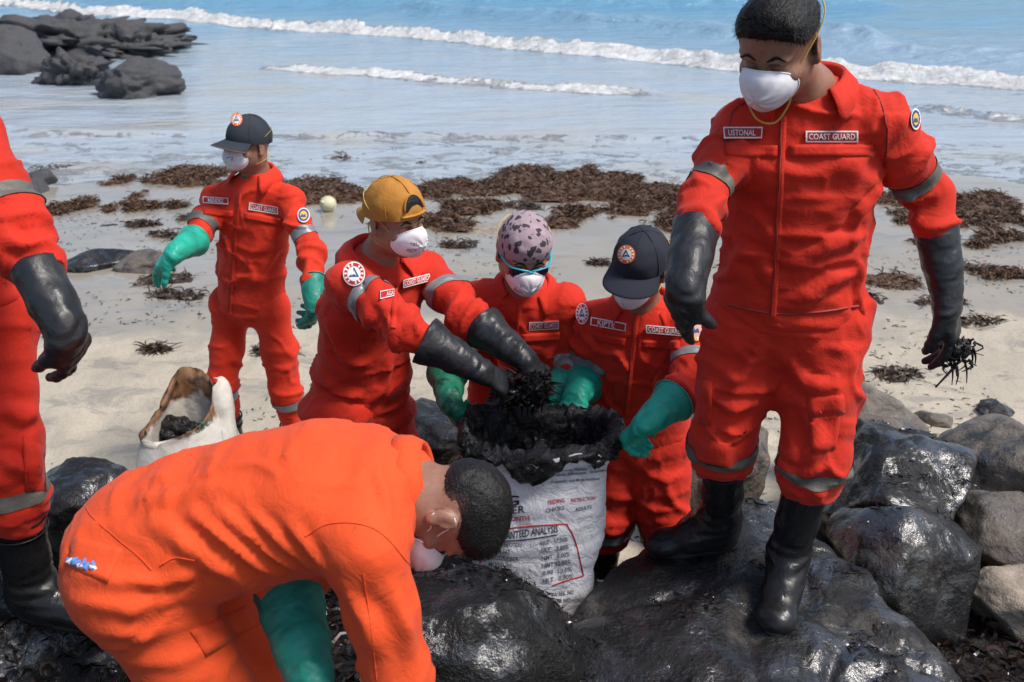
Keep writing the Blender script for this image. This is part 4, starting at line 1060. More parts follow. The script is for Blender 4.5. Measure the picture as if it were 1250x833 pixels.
def build_collar(root, neck, X, Yf, Z, mat, open_=35, h=.046, leaf=.055, r=.073, seed=0, spread=1.0, lift=0.0):
    """turned-down shirt collar round the neck; opening at the front"""
    nu = 44; prof = []; Vv = []
    for i in range(nu + 1):
        a = R(lerp(-180 + open_, 180 - open_, i/nu)); f = abs(i/nu*2 - 1)            # a=0 is the back
        dx, dy = math.sin(a), -math.cos(a); lf = leaf*(1 + .22*f**5); hh = h*(1 - .35*f**2)
        wv = .003*math.sin(i*.9 + seed)
        for rr, zz in ((r*1.06, -.045), (r*1.0, hh*.5), (r*.99, hh*.9), (r*1.06, hh*1.05), (r*1.13, hh*.9), (r*1.13 + lf*.33*spread, hh - lf*.42), (r*1.13 + lf*.55*spread + wv, hh - lf*.95), (r*1.11 + lf*.50*spread + wv, hh - lf*.97)):
            fy = -dy*.0 + (.020*max(dy, 0)*f)
            Vv.append(neck + X*dx*rr*1.05 + Yf*(dy*rr*.98 + fy - .004) + Z*(zz + lift - .022*max(dy, 0) + .006))
    F = [(i*8 + k, i*8 + k + 1, (i + 1)*8 + k + 1, (i + 1)*8 + k) for i in range(nu) for k in range(7)]
    o = part('collar', np.array(Vv), F, mat, root); m = o.modifiers.new('thick', 'SOLIDIFY'); m.thickness = .003; m.offset = 0
    return o
CURL = {'relax': [(18, 22, 14), (24, 28, 18), (28, 32, 20), (32, 34, 22)], 'grip': [(62, 70, 40), (66, 72, 42), (68, 74, 44), (70, 74, 44)], 'half': [(38, 46, 28), (42, 50, 30), (46, 52, 32), (48, 54, 34)], 'pinch': [(55, 45, 25), (58, 48, 28), (62, 55, 30), (66, 60, 34)], 'flat': [(6, 10, 8), (9, 12, 9), (12, 15, 10), (15, 18, 12)], 'loose': [(14, 20, 14), (10, 16, 12), (16, 20, 14), (24, 26, 18)],
        'point': [(12, 16, 10), (34, 36, 22), (48, 50, 30), (56, 56, 34)]}
def build_glove(root, wrist, tip, dorsal, side, mat, arm, curl='relax', thumb=(40, 25), s=1.0, gauntlet=.5, r0=.050, r1=.062, seed=0, name='rubber_glove', label=None, ext=.0, spread=1.0):
    """gauntlet glove: palm, four jointed fingers, thumb, cuff running up the forearm to arm (world point)"""
    Xh = nrm(np.asarray(tip) - wrist); Zh = np.asarray(dorsal, float); Zh = nrm(Zh - Xh*(Zh@Xh)); Yh = np.cross(Zh, Xh); Bm = np.stack([Xh, Yh, Zh], 1)
    tq = 1 if side == 'R' else -1
    loc = lambda p: (np.asarray(p) - wrist)@Bm/s
    fa = loc(arm); S = SDF(np.minimum(V3(-.04, -.10, -.14), fa - .08), np.maximum(V3(.235, .10, .08), fa + .08), .0042)
    S.add(ecap((.0, 0, 0), (.085, 0, .0), (.034, .023), (.046, .019), (0, 1, 0)), .02)
    S.add(rcone((.02, tq*.020, -.008), (.06, tq*.032, -.010), .024, .018), .02)
    for k, (a1, a2, a3) in enumerate(CURL[curl]):
        y = tq*(.033 - .0215*k); L = (.043, .048, .045, .036)[k]; p = V3(.090 - .004*abs(k - 1.2), y, .001); sp = tq*(.10 - .075*k)*spread; A = 0
        for q, (da, l, ra, rb) in enumerate(((a1, L, .0125, .0118), (a2, L*.66, .0118, .0108), (a3, L*.52, .0108, .0092))):
            A += R(da); d = nrm(V3(math.cos(A), sp*math.cos(A), -math.sin(A))); e = p + d*l
            S.add(rcone(p, e, ra, rb), .007 if q else .012); p = e
    p = V3(.030, tq*.036, -.010); a, b = R(thumb[0]), R(thumb[1]); d = nrm(V3(math.cos(a), tq*math.sin(a), -.45)); e = p + d*.040; S.add(rcone(p, e, .0165, .0135), .014)
    d = nrm(V3(math.cos(a - b), tq*math.sin(a - b), -.55)); f = e + d*.030; S.add(rcone(e, f, .0135, .0118), .006); d = nrm(V3(math.cos(a - 1.6*b), tq*math.sin(a - 1.6*b), -.6)); S.add(rcone(f, f + d*.022, .0118, .0100), .006)
    mid = lerp(V3(0, 0, 0), fa, .45)
    S.add(ecap((.01, 0, 0), mid*.4, (.036, .029), (r0*.86, r0*.76), (0, 1, 0)), .02); S.add(rcone(mid*.4, mid, r0*.82, r0), .02); S.add(rcone(mid, fa, r0, r1), .02)
    ax = nrm(fa); S.cut(fa, ax, .003)
    V, F = S.mesh(1); N = vnormals(V, F)
    wr = np.exp(-(np.linalg.norm(V, axis=1)/.07)**2)                     # creases gather at the wrist
    V = V + N*(.0016*fbm(V*np.array([60, 25, 25]), seed, 2)*(1 + .8*wr) + .0014*wr*np.sin(V[:, 0]*150 + 4*vnoise(V*22, seed)) + .003*vnoise(V*17, seed + 2)*sstep(.0, -.08, V[:, 0]))[:, None]
    o = part(name, (V*s)@Bm.T + wrist, F, M[mat], root)
    if label: o['label'] = label
    rimc = fa*s@Bm.T + wrist; axw = Bm@ax; u = nrm(np.cross(axw, V3(0.3, 1, .2))); w = np.cross(axw, u)
    ring = [rimc - axw*.004 + (u*math.cos(t_) + w*math.sin(t_))*r1*1.0 for t_ in np.linspace(0, 2*math.pi, 28, endpoint=False)]
    tv, tf = tube(np.array(ring), .0026, 5, closed=True); part('cuff_rim', tv, tf, M[mat], o)
    return o
def build_boot(root, top, ankle, heel, toe, s=1.0, seed=0, r=.066):
    """wellington: shaft, foot, rim bands, cleated sole. heel / toe are points on the ground under the foot"""
    fwd = nrm(toe - heel); up = V3(0, 0, 1); up = nrm(up - fwd*(up@fwd)); sd = np.cross(fwd, up)
    Lf = np.linalg.norm(toe - heel)
    P = np.stack([top, ankle, heel, toe]); S = SDF(P.min(0) - .11, P.max(0) + .11, .007)
    hz = heel + up*.045 + fwd*.045; bz = toe + up*.036 - fwd*.055
    S.add(ecap(hz, lerp(hz, bz, .55), (.040, .046), (.045, .040), sd), .02); S.add(ecap(lerp(hz, bz, .5), bz, (.045, .042), (.049, .034), sd), .03)
    S.add(ellip(toe + up*.034 - fwd*.05, (.047, .050, .032), np.stack([sd, fwd, up])), .03)
    an = ankle; S.add(rcone(heel + up*.06 + fwd*.055, an, .046, .050), .05); S.add(rcone(an, lerp(an, top, .4), .047, r*.9), .03)
    S.add(rcone(lerp(an, top, .35), top, r*.88, r), .02)
    S.add(rcone(lerp(heel, toe, .45) + up*.06, an, .036, .046), .05)
    S.cut(top, nrm(top - an), .003); S.cut(lerp(heel, toe, .5) + up*.008, -up, .006)
    V, F = S.mesh(2); N = vnormals(V, F)
    crease = np.exp(-((V - (an + fwd*.04))**2).sum(1)/.005)
    V = V + N*(.0025*vnoise(V*22, seed) + .004*crease*np.sin((V@up)*190 + 2*vnoise(V*20, seed + 1)))[:, None]
    o = part('rubber_boot', V, F, M['boot'], root)
    # sole: outline of the foot, two layers
    Q = []
    for k in range(30):
        a = 2*math.pi*k/30; c, q = math.cos(a), math.sin(a); ln = Lf/2; wd = .049 if c > 0 else .042
        wd *= 1 - .12*math.exp(-((c + .15)/.25)**2); Q.append(lerp(heel, toe, .5) + fwd*c*ln*1.0 + sd*wd*np.sign(q)*abs(q)**.75)
    Q = np.array(Q); n = 30; Vs = np.concatenate([Q*1 + up*0.0, Q + up*.012, lerp(lerp(heel, toe, .5), Q, .985) + up*.014, lerp(lerp(heel, toe, .5), Q, 1.012) + up*.016, lerp(lerp(heel, toe, .5), Q, 1.012) + up*.024, lerp(lerp(heel, toe, .5), Q, .95) + up*.03])
    Fs = [(j*n + i, j*n + (i + 1) % n, (j + 1)*n + (i + 1) % n, (j + 1)*n + i) for j in range(5) for i in range(n)] + [tuple(reversed(range(n)))]
    part('sole', Vs, Fs, M['sole'], o)
    ax = nrm(top - an); u = nrm(np.cross(ax, sd)); w = np.cross(ax, u)
    for off, rr, nm in ((-.004, r + .004, 'top_rim'), (-.045, r + .0015, 'rim_band')):
        ring = [top + ax*off + (u*math.cos(t_) + w*math.sin(t_))*(rr) for t_ in np.linspace(0, 2*math.pi, 32, endpoint=False)]
        tv, tf = tube(np.array(ring), .0042 if off > -.01 else .0026, 6, closed=True); part(nm, tv, tf, M['boot'], o)
    return o

# ------------------------------------------------------------------ garments
def jacket(root, g, mat, res=.0115, bulk=1.0, cuff=(.5, .5), seed=0, hem=.13, folds=(), sc=1.0, name='jacket', dep=1.0, iters=90, shw=1.0, coverall=None, amp=.004):
    """g: joints. Torso sections along the spine, yoke, two sleeves; then buckled into folds"""
    pel, neck = g['pel'], g['neck']; Z = nrm(neck - pel); L = np.linalg.norm(neck - pel)
    XS = nrm(g['sh'][0] - g['sh'][1]); XH = nrm(g['hip'][0] - g['hip'][1])
    ends = [lerp(g['el'][i], g['wr'][i], cuff[i]) for i in (0, 1)]
    allp = np.array([pel - Z*.25, neck] + list(g['sh']) + list(g['el']) + ends + (list(g['kn']) + list(coverall) + list(g['hip']) if coverall is not None else []))
    S = SDF(allp.min(0) - .24, allp.max(0) + .17, res)
    chest = g.get('chest'); bend = g.get('mid')
    def sp(t):
        p = lerp(pel, neck, t)
        if bend is not None: p = p + bend*4*t*(1 - t)*.5 if 0 <= t <= 1 else p
        return p
    st = [(-hem/L, .176, .128), (.02, .180, .130), (.22, .172, .130), (.45, .176, .130), (.68, .186, .128), (.84, .172, .108)]
    for (t0, a0, b0), (t1, a1, b1) in zip(st[:-1], st[1:]):
        X = nrm(lerp(XH, XS, np.clip((t0 + t1)/2*1.2, 0, 1)))
        S.add(ecap(sp(t0), sp(t1), (a0*bulk, b0*bulk*dep), (a1*bulk, b1*bulk*dep), X), .03, *(.17, .03))
    if coverall is None: S.cut(sp(-hem/L), -Z, .006)
    yk = neck - Z*.045
    S.add(rcone(yk, g['sh'][0] - Z*.004, .072*sc, .080*sc), .05, .08, .02); S.add(rcone(yk, g['sh'][1] - Z*.004, .072*sc, .080*sc), .05, .08, .02)
    S.add(rcone(yk - Z*.02, neck + Z*.0, .085, .066), .04, .0, .0)
    for i in (0, 1):
        sh, el, e = g['sh'][i], g['el'][i], ends[i]
        S.add(rcone(sh, lerp(sh, el, .5), .078*sc, .071*sc), .026, .12, .03); S.add(rcone(lerp(sh, el, .5), el, .071*sc, .066*sc), .03, .26, .03)
        S.add(rcone(el, e, .066*sc, .061*sc), .03, .26, .03)
    if coverall is not None:
        _legs(S, g, coverall, bulk, XH, sp)
    for i in (0, 1):                                    # square off the cuffs
        e = ends[i]; ax = nrm(e - g['el'][i]); fn, bb, _ = rcone(e + ax*.05, e + ax*.10, .10, .10)
        sl = S._sl((e - .12, e + .12), .01); x, y, z = S._xyz(sl); d = (x - e[0])*ax[0] + (y - e[1])*ax[1] + (z - e[2])*ax[2]
        rr = np.sqrt((x - e[0])**2 + (y - e[1])**2 + (z - e[2])**2)
        S.D[sl] = np.where(rr < .105, np.maximum(S.D[sl], d), S.D[sl])
    V, F = S.mesh(2)
    if folds: V = add_folds(V, F, folds)
    V = crumple(V, F, S.prims, seed=seed, amp=amp)
    o = part(name, V, F, M[mat], root); return o, V, F, ends
def _legs(S, g, ends, bulk, XH, sp):
    hp = g['hip']
    S.add(ecap(hp[0], hp[1], (.112*bulk, .112*bulk), (.112*bulk, .112*bulk), nrm(g['pel'] - g['neck'])), .05, .02, .02)
    for i in (0, 1):
        k, e = g['kn'][i], ends[i]
        S.add(rcone(hp[i], lerp(hp[i], k, .5), .108*bulk, .098*bulk), .03, .10, .03); S.add(rcone(lerp(hp[i], k, .5), k, .098*bulk, .086*bulk), .03, .20, .03); m_ = lerp(k, e, .62); S.add(rcone(k, m_, .086*bulk, .080*bulk), .03, .28, .03); S.add(rcone(m_, e, .080*bulk, g.get('er', .076*bulk)), .03, .28, .03)
def trousers(root, g, mat, ends, res=.0115, bulk=1.0, seed=0, folds=(), blouse=0.0):
    pel, neck = g['pel'], g['neck']; Z = nrm(neck - pel); XH = nrm(g['hip'][0] - g['hip'][1])
    allp = np.array([pel + Z*.2] + list(g['hip']) + list(g['kn']) + list(ends))
    S = SDF(allp.min(0) - .2, allp.max(0) + .2, res)
    S.add(ecap(pel - Z*.02, pel + Z*.14, (.172*bulk, .122*bulk), (.155*bulk, .11*bulk), XH), .03, .03, .02)
    _legs(S, g, ends, bulk, XH, None)
    if blouse:
        for i in (0, 1): S.add(ellip(lerp(ends[i], g['kn'][i], .5), (.082*blouse, .082*blouse, .06)), .03, .20, .05)
    for i in (0, 1):
        e = ends[i]; ax = nrm(e - g['kn'][i]); sl = S._sl((e - .16, e + .16), .01); x, y, z = S._xyz(sl)
        d = (x - e[0])*ax[0] + (y - e[1])*ax[1] + (z - e[2])*ax[2]; rr = np.sqrt((x - e[0])**2 + (y - e[1])**2 + (z - e[2])**2); S.D[sl] = np.where(rr < .13, np.maximum(S.D[sl], d), S.D[sl])
    V, F = S.mesh(2)
    if folds: V = add_folds(V, F, folds)
    V = crumple(V, F, S.prims, seed=seed)
    return part('trousers', V, F, M[mat], root), V, F
def report(nm, g):
    L = lambda a, b: round(float(np.linalg.norm(a - b)), 2)
    print(nm, 'torso', L(g['pel'], g['neck']), 'sh', L(*g['sh']), 'uarm', [L(g['sh'][i], g['el'][i]) for i in (0, 1)], 'farm', [L(g['el'][i], g['wr'][i]) for i in (0, 1)], 'thigh', [L(g['hip'][i], g['kn'][i]) for i in (0, 1)], 'shin', [L(g['kn'][i], g['an'][i]) for i in (0, 1)], 'z', [round(float(v), 2) for v in (g['neck'][2], g['pel'][2], g['an'][0][2], g['an'][1][2])])
# ------------------------------------------------------------------ the seven people
def ground(x, y): return float(zt(np.array([x]), np.array([y]))[0])
def wear_boots(root, g, feet, top=.30, r=.066, seed=0):
    tops = []
    for i, (heel, toe) in enumerate(feet):
        t_ = nrm(g['kn'][i] - g['an'][i]); tp = g['an'][i] + t_*(top - .10); tops.append(tp)
        build_boot(root, tp, g['an'][i], heel, toe, seed=seed + i, r=r)
    return tops
def ik(h, a, fwd, L1=.42, L2=.40):
    d = a - h; L = np.linalg.norm(d); fw = np.asarray(fwd, float); fw = nrm(fw - d/L*(fw@d/L))
    if L >= (L1 + L2)*.995: return lerp(h, a, L1/(L1 + L2)) + fw*.015
    L1 = L2 = min(L1, L*.512)
    x = (L1*L1 - L2*L2 + L*L)/(2*L); return h + d/L*x + fw*math.sqrt(max(L1*L1 - x*x, 0))
def foot_on(heel, d, L=.285): d = nrm(d); return heel, heel + d*L
def std_legs(g, Y=None, fwd=V3(0, -1, 0), bend=.06, stance=.10):
    """legs hidden behind others: stand them on the ground under the hips"""
    g['kn'] = []; g['an'] = []; feet = []
    for i in (0, 1):
        h = g['hip'][i]; X = nrm(g['hip'][0] - g['hip'][1])*(1 if i == 0 else -1); gx_ = h + X*stance*.4
        z = ground(gx_[0], gx_[1]); an = V3(gx_[0], gx_[1], z + .10); k = ik(h, an, fwd)
        g['kn'].append(k); g['an'].append(an); heel = V3(an[0], an[1], z + .002) - nrm(fwd + X*.25)*.06; feet.append(foot_on(heel, fwd + X*.25))
    return feet
def undershirt(root, neck, X, Yf, Z, mat='tee'):
    nu = 24; V = []
    for j, (r, z) in enumerate(((.062, .03), (.066, .0), (.062, -.03))):
        for i in range(nu): a = 2*math.pi*i/nu; V.append(neck + X*math.sin(a)*r + Yf*(math.cos(a)*r + .004*j) + Z*z)
    part('undershirt', np.array(V), grid_faces(nu, 3, True), M[mat], root)
def frame(g):
    Z = nrm(g['neck'] - g['pel']); X = nrm(g['sh'][0] - g['sh'][1]); X = nrm(X - Z*(X@Z)); return X, np.cross(Z, X), Z
def merge(*vf):
    V = np.concatenate([v for v, f in vf]); o = 0; F = []
    for v, f in vf: F += [tuple(int(i) + o for i in q) for q in f]; o += len(v)
    return bvh(V, F)

# --- man standing on the broad boulder
def man_boulder():
    g = dict(pel=at(962, 372, 2.46), neck=at(984, 112, 2.44)); g['hip'] = [at(916, 392, 2.48), at(1004, 394, 2.44)]
    g['sh'] = [at(903, 158, 2.47), at(1076, 146, 2.39)]
    g['el'] = [bone(g['sh'][0], 856, 246, .28), bone(g['sh'][1], 1137, 238, .28, False)]
    g['wr'] = [bone(g['el'][0], 836, 352, .27), bone(g['el'][1], 1157, 366, .25)]
    h0, _ = hit(BIG, 902, 668); h1, _ = hit(BIG, 962, 694); t0, _ = hit(BIG, 808, 676); t1, _ = hit(BIG, 950, 750)
    feet = []
    for h, t in ((h0, t0), (h1, t1)):
        d = nrm(t - h); m = h + d*.28; feet.append((h + V3(0, 0, .004), m + V3(0, 0, .004)))
    g['an'] = [f[0] + nrm(f[1] - f[0])*.06 + V3(0, 0, .11) for f in feet]
    g['kn'] = [ik(g['hip'][0], g['an'][0], V3(-.6, -.8, 0)), ik(g['hip'][1], g['an'][1], V3(.05, -1, 0))]
    g['er'] = .055; report('boulder man', g); root = empty('person', (feet[0][0] + feet[1][1])/2)
    X, Yf, Z = frame(g); hc = at(949, 57, 2.33); Hm = head_frame(-34, 30, 2)
    build_body(root, hc, Hm, g['neck'] - Z*.01, g['neck'] - Z*.09, s=1.06)
    b = root.children[0]; bt = bvh(np.array([v.co[:] for v in b.data.vertices]) + np.array(root.location), [tuple(p.vertices) for p in b.data.polygons])
    face_marks(root, hc, Hm, bt, 1.06); build_hair(root, hc, Hm, 1.06, 3, (.066, .064, .80), .008, 3600, sl=.9)
    build_mask(root, hc, Hm, 1.06, prints=False, loose=True, seed=1)
    tops = wear_boots(root, g, feet, .375, .064, 10)
    ends = [t_ - nrm(k - a)*.035 for t_, k, a in zip(tops, g['kn'], g['an'])]
    tf_ = [([(985, 500), (1000, 540), (990, 575)], .022, .012), ([(860, 480), (895, 500), (925, 495)], .02, .010), ([(868, 520), (900, 530), (925, 520)], .018, .010), ([(955, 440), (985, 470), (1030, 470)], .02, .009), ([(940, 560), (975, 585), (1010, 570)], .018, .010), ([(925, 430), (905, 460), (880, 470)], .018, .008)]
    tr, TV, TF = trousers(root, g, 'red', ends, .009, 1.12, 21, tf_, blouse=1.0)
    jf = [([(1060, 330), (1010, 345), (960, 375)], .020, .010), ([(1065, 290), (1010, 300), (965, 320)], .018, .007), ([(900, 300), (930, 320), (948, 345)], .018, .008), ([(895, 250), (920, 262), (945, 290)], .016, .006), ([(1075, 230), (1050, 260), (1040, 300)], .018, .008), ([(860, 195), (880, 205), (898, 195)], .014, .007), ([(1095, 235), (1120, 245), (1145, 235)], .014, .008)]
    jk, V, F, en = jacket(root, g, 'red', .0085, 1.04, (.40, .42), 1, .065, jf, .88, dep=1.0)
    build_collar(root, g['neck'] + Z*.004, X, Yf, Z, M['red'], 34, .046, .058, .078, 1, 1.1)
    undershirt(root, g['neck'], X, Yf, Z, 'black')
    tree = bvh(V, F); tt = bvh(TV, TF)
    seam(tree, [(957, 142), (953, 230), (949, 310), (944, 386)], .0075, .004, 'zip_placket', M['red'], jk); seam(tree, [(955, 142), (951, 230), (947, 310), (942, 386)], .0022, .0065, 'zip', M['zip'], jk)
    slab(tree, [(885, 176), (950, 178), (949, 193), (886, 190)], 10, 3, .006, 'pocket_flap', M['red'], jk); slab(tree, [(964, 177), (1066, 177), (1065, 191), (964, 192)], 12, 3, .006, 'pocket_flap', M['red'], jk)
    name_patch(tree, [(882, 158), (930, 158), (929, 172), (883, 172)], 'USTONAL', jk, tfrac=(.12, .82, .24, .76)); name_patch(tree, [(983, 160), (1047, 160), (1047, 174), (983, 174)], 'COAST GUARD', jk, 'title_patch', (.06, .94, .24, .76))
    round_patch(tree, 1116, 146, 14, 'blue', jk, 'sleeve_patch', .45)
    seam(tree, [(888, 372), (945, 383), (1000, 381), (1058, 372)], .003, .0035, 'hem_stitching', M['zip'], jk)
    seam(tree, [(1040, 92), (1066, 110), (1082, 150), (1080, 205)], .0016, .003, 'armhole_seam', M['zip'], jk)
    seam(tree, [(918, 120), (893, 140), (890, 190)], .0016, .003, 'armhole_seam', M['zip'], jk)
    for i, t0_ in ((0, .80), (1, .72)): band(V, F, g['sh'][i], g['el'][i], t0_, .036, .105, M['silver_dirty'], jk)
    for i in (0, 1): band(TV, TF, g['kn'][i], ends[i], .20, .036, .15, M['silver_dirty'], tr, tilt=(.0, 0, -.25))
    slab(tt, [(986, 484), (1028, 482), (1030, 504), (988, 508)], 6, 3, .008, 'cargo_flap', M['red'], tr); slab(tt, [(988, 503), (1026, 500), (1020, 548), (990, 552)], 6, 5, .006, 'cargo_pocket', M['red'], tr)
    slab(tt, [(852, 462), (870, 466), (868, 520), (853, 516)], 4, 4, .007, 'cargo_pocket', M['red'], tr)
    build_glove(root, g['wr'][0], at(812, 440, 2.25), V3(-.75, -.55, .1), 'R', 'glove_b', lerp(g['el'][0], g['wr'][0], .28), 'flat', (20, 12), 1.1, r0=0.042, r1=0.051, seed=1)
    build_glove(root, g['wr'][1], at(1168, 452, 2.36), V3(.8, -.45, .1), 'L', 'glove_b', lerp(g['el'][1], g['wr'][1], .28), 'relax', (24, 16), 1.08, r0=0.042, r1=0.051, seed=2)
    tag(root, 'man in red uniform and black rubber boots standing on the broad oiled boulder', 'person', 'beach cleanup crew in red and orange')
    return g, root
GA, RA = man_boulder()

# --- man with faded cap standing on the sand beside the stained sack
def man_sand():
    g = dict(pel=at(307, 362, 4.06), neck=at(313, 214, 4.06)); g['hip'] = [at(283, 376, 4.10), at(331, 376, 4.02)]
    g['sh'] = [at(265, 244, 4.12), at(351, 243, 4.0)]
    g['el'] = [bone(g['sh'][0], 240, 292, .26), bone(g['sh'][1], 379, 308, .28)]
    g['wr'] = [bone(g['el'][0], 214, 308, .22), bone(g['el'][1], 385, 372, .25)]
    g['an'] = []; feet = []
    for px, py, d in ((283, 552, V3(-.5, -.8, 0)), (371, 552, V3(.1, -1, 0))):
        p = at(px, py, 4.06); z = ground(p[0], p[1]); p[2] = z + .10; g['an'].append(p); heel = V3(p[0], p[1], z) - nrm(d)*.06; feet.append(foot_on(heel, d))
    g['kn'] = [ik(g['hip'][i], g['an'][i], V3((-.4, .1)[i], -1, 0)) for i in (0, 1)]
    report('sand man', g); root = empty('person', (feet[0][0] + feet[1][0])/2); X, Yf, Z = frame(g)
    hc = at(303, 178, 4.02); Hm = head_frame(-42, 3, 2)
    b = build_body(root, hc, Hm, g['neck'] - Z*.01, g['neck'] - Z*.09, s=0.88); bt = bvh(np.array([v.co[:] for v in b.data.vertices]) + np.array(root.location), [tuple(p.vertices) for p in b.data.polygons]); face_marks(root, hc, Hm, bt, 0.88)
    build_hair(root, hc, Hm, 0.88, 5, (.0, .0, .3), .002, 60, cap=True); cp, ct = build_cap(root, hc, Hm, 'greycap', 0.88, False, 8, 'brown_edge', 4); round_patch(ct, 289, 146, 8.5, 'cap', cp, 'cap_badge', .85)
    build_mask(root, hc, Hm, 0.88, seed=5)
    tops = wear_boots(root, g, feet, .30, .066, 30); ends = [t_ - nrm(k - a)*.035 for t_, k, a in zip(tops, g['kn'], g['an'])]
    tr, TV, TF = trousers(root, g, 'red2', ends, .0110, .80, 31)
    jf = [([(250, 330), (280, 345), (300, 340)], .018, .008), ([(345, 300), (325, 325), (315, 350)], .018, .007), ([(262, 270), (275, 290), (282, 320)], .016, .006)]
    jk, V, F, en = jacket(root, g, 'red2', .0100, .87, (.30, .62), 4, .08, jf, .76); tree = bvh(V, F)
    build_collar(root, g['neck'], X, Yf, Z, M['red2'], 42, .040, .055, .062, 2, 1.2); undershirt(root, g['neck'], X, Yf, Z)
    seam(tree, [(293, 236), (288, 290), (284, 340), (281, 384)], .009, .004, 'zip_placket', M['red2'], jk); seam(tree, [(291, 236), (286, 290), (282, 340), (279, 384)], .0022, .006, 'zip', M['zip'], jk)
    slab(tree, [(248, 254), (285, 258), (284, 266), (248, 262)], 8, 3, .006, 'pocket_flap', M['red2'], jk); slab(tree, [(299, 259), (345, 267), (344, 276), (298, 268)], 8, 3, .006, 'pocket_flap', M['red2'], jk)
    name_patch(tree, [(249, 241), (280, 243), (280, 251), (249, 249)], 'MENDEZ', jk, tfrac=(.2, .82, .2, .78)); name_patch(tree, [(305, 247), (340, 253), (340, 262), (304, 256)], 'COAST GUARD', jk, 'title_patch', (.05, .95, .2, .8))
    round_patch(tree, 370, 264, 9.5, 'blue', jk, 'sleeve_patch', .85)
    for i, t0_ in ((0, .70), (1, .72)): band(V, F, g['sh'][i], g['el'][i], t0_, .036, .105, M['silver_dirty'] if i == 0 else M['silver'], jk)
    for i in (0, 1): band(TV, TF, g['kn'][i], ends[i], .16, .038, .15, M['silver'], tr)
    build_glove(root, g['wr'][0], at(186, 330, 3.72), V3(-.15, -.35, .9), 'R', 'glove_g', lerp(g['el'][0], g['wr'][0], .12), 'relax', (40, 6), 1.05, r0=.042, r1=.064, seed=5)
    build_glove(root, g['wr'][1], at(382, 415, 3.85), V3(.9, -.3, .1), 'L', 'glove_g2', lerp(g['el'][1], g['wr'][1], .5), 'relax', (20, 10), 1.0, r0=.043, r1=.05, seed=6)
    tag(root, 'man in faded navy cap and green gloves standing on the sand behind the stained sack', 'person', 'beach cleanup crew in red and orange')
man_sand()

# --- man in mustard cap reaching over the sack
def man_mustard():
    g = dict(pel=at(438, 488, 3.10), neck=at(458, 318, 3.0)); g['hip'] = [at(412, 504, 3.00), at(464, 504, 3.18)]
    g['sh'] = [at(424, 345, 2.86), at(522, 330, 3.14)]
    g['el'] = [bone(g['sh'][0], 492, 402, .27), bone(g['sh'][1], 568, 384, .27)]
    g['wr'] = [bone(g['el'][0], 585, 452, .25), bone(g['el'][1], 640, 438, .26)]
    feet = std_legs(g, fwd=nrm(V3(.7, -.7, 0))); report('mustard', g); root = empty('person', V3(g['pel'][0], g['pel'][1], ground(g['pel'][0], g['pel'][1]))); X, Yf, Z = frame(g)
    hc = at(484, 268, 2.93); Hm = head_frame(46, 12, -4)
    b = build_body(root, hc, Hm, g['neck'] - Z*.01, g['neck'] - Z*.09, s=0.94); bt = bvh(np.array([v.co[:] for v in b.data.vertices]) + np.array(root.location), [tuple(p.vertices) for p in b.data.polygons]); face_marks(root, hc, Hm, bt, 0.94)
    build_hair(root, hc, Hm, 0.94, 6, (.0, .0, .3), .002, 60, cap=True); build_cap(root, hc, Hm, 'mustard', 0.94, True, 15, None, 8)
    build_mask(root, hc, Hm, 0.94, seed=7)
    wear_boots(root, g, feet, seed=40); ends = [lerp(k, a, .45) for k, a in zip(g['kn'], g['an'])]
    trousers(root, g, 'red', ends, .013, 1.05, 41)
    jf = [([(398, 400), (420, 440), (450, 450)], .02, .009), ([(385, 450), (410, 480), (450, 490)], .02, .009), ([(440, 330), (455, 345), (462, 370)], .016, .008), ([(478, 440), (470, 470), (450, 500)], .018, .008), ([(470, 385), (480, 400), (478, 420)], .012, .008), ([(500, 385), (510, 400), (512, 415)], .012, .006)]
    jk, V, F, en = jacket(root, g, 'red', .0100, 1.0, (.38, .42), 7, .10, jf, .88, dep=1.05); tree = bvh(V, F)
    build_collar(root, g['neck'], X, Yf, Z, M['red'], 35, .045, .06, .074, 3, 1.15); undershirt(root, g['neck'], X, Yf, Z, 'black')
    seam(tree, [(486, 335), (482, 370), (480, 400)], .009, .004, 'zip_placket', M['red'], jk)
    name_patch(tree, [(490, 343), (522, 335), (523, 344), (490, 353)], 'COAST GUARD', jk, 'title_patch', (.05, .95, .2, .8)); name_patch(tree, [(463, 356), (480, 353), (480, 362), (463, 366)], 'AGA', jk, tfrac=(.45, .95, .2, .75))
    round_patch(tree, 433, 338, 15, 'white', jk, 'sleeve_patch', .9); round_patch(tree, 538, 311, 12, 'blue', jk, 'sleeve_patch', .6, .4)
    for i, t0_ in ((0, .42), (1, .58)): band(V, F, g['sh'][i], g['el'][i], t0_, .036, .105, M['silver'], jk)
    build_glove(root, g['wr'][0], g['wr'][0] + nrm(at(655, 492, 2.70) - g['wr'][0])*.2, V3(-.2, -.35, .9), 'R', 'glove_b', lerp(g['el'][0], g['wr'][0], .27), 'half', (35, 20), 1.05, r0=.045, r1=.071, seed=7)
    build_glove(root, g['wr'][1], g['wr'][1] + nrm(at(690, 482, 2.76) - g['wr'][1])*.2, V3(.35, -.2, .9), 'L', 'glove_b', lerp(g['el'][1], g['wr'][1], .30), 'half', (35, 20), 1.05, r0=.045, r1=.071, seed=8)
    tag(root, 'man in backwards mustard cap reaching with black gauntlets over the printed sack', 'person', 'beach cleanup crew in red and orange')
    return g
GB = man_mustard()

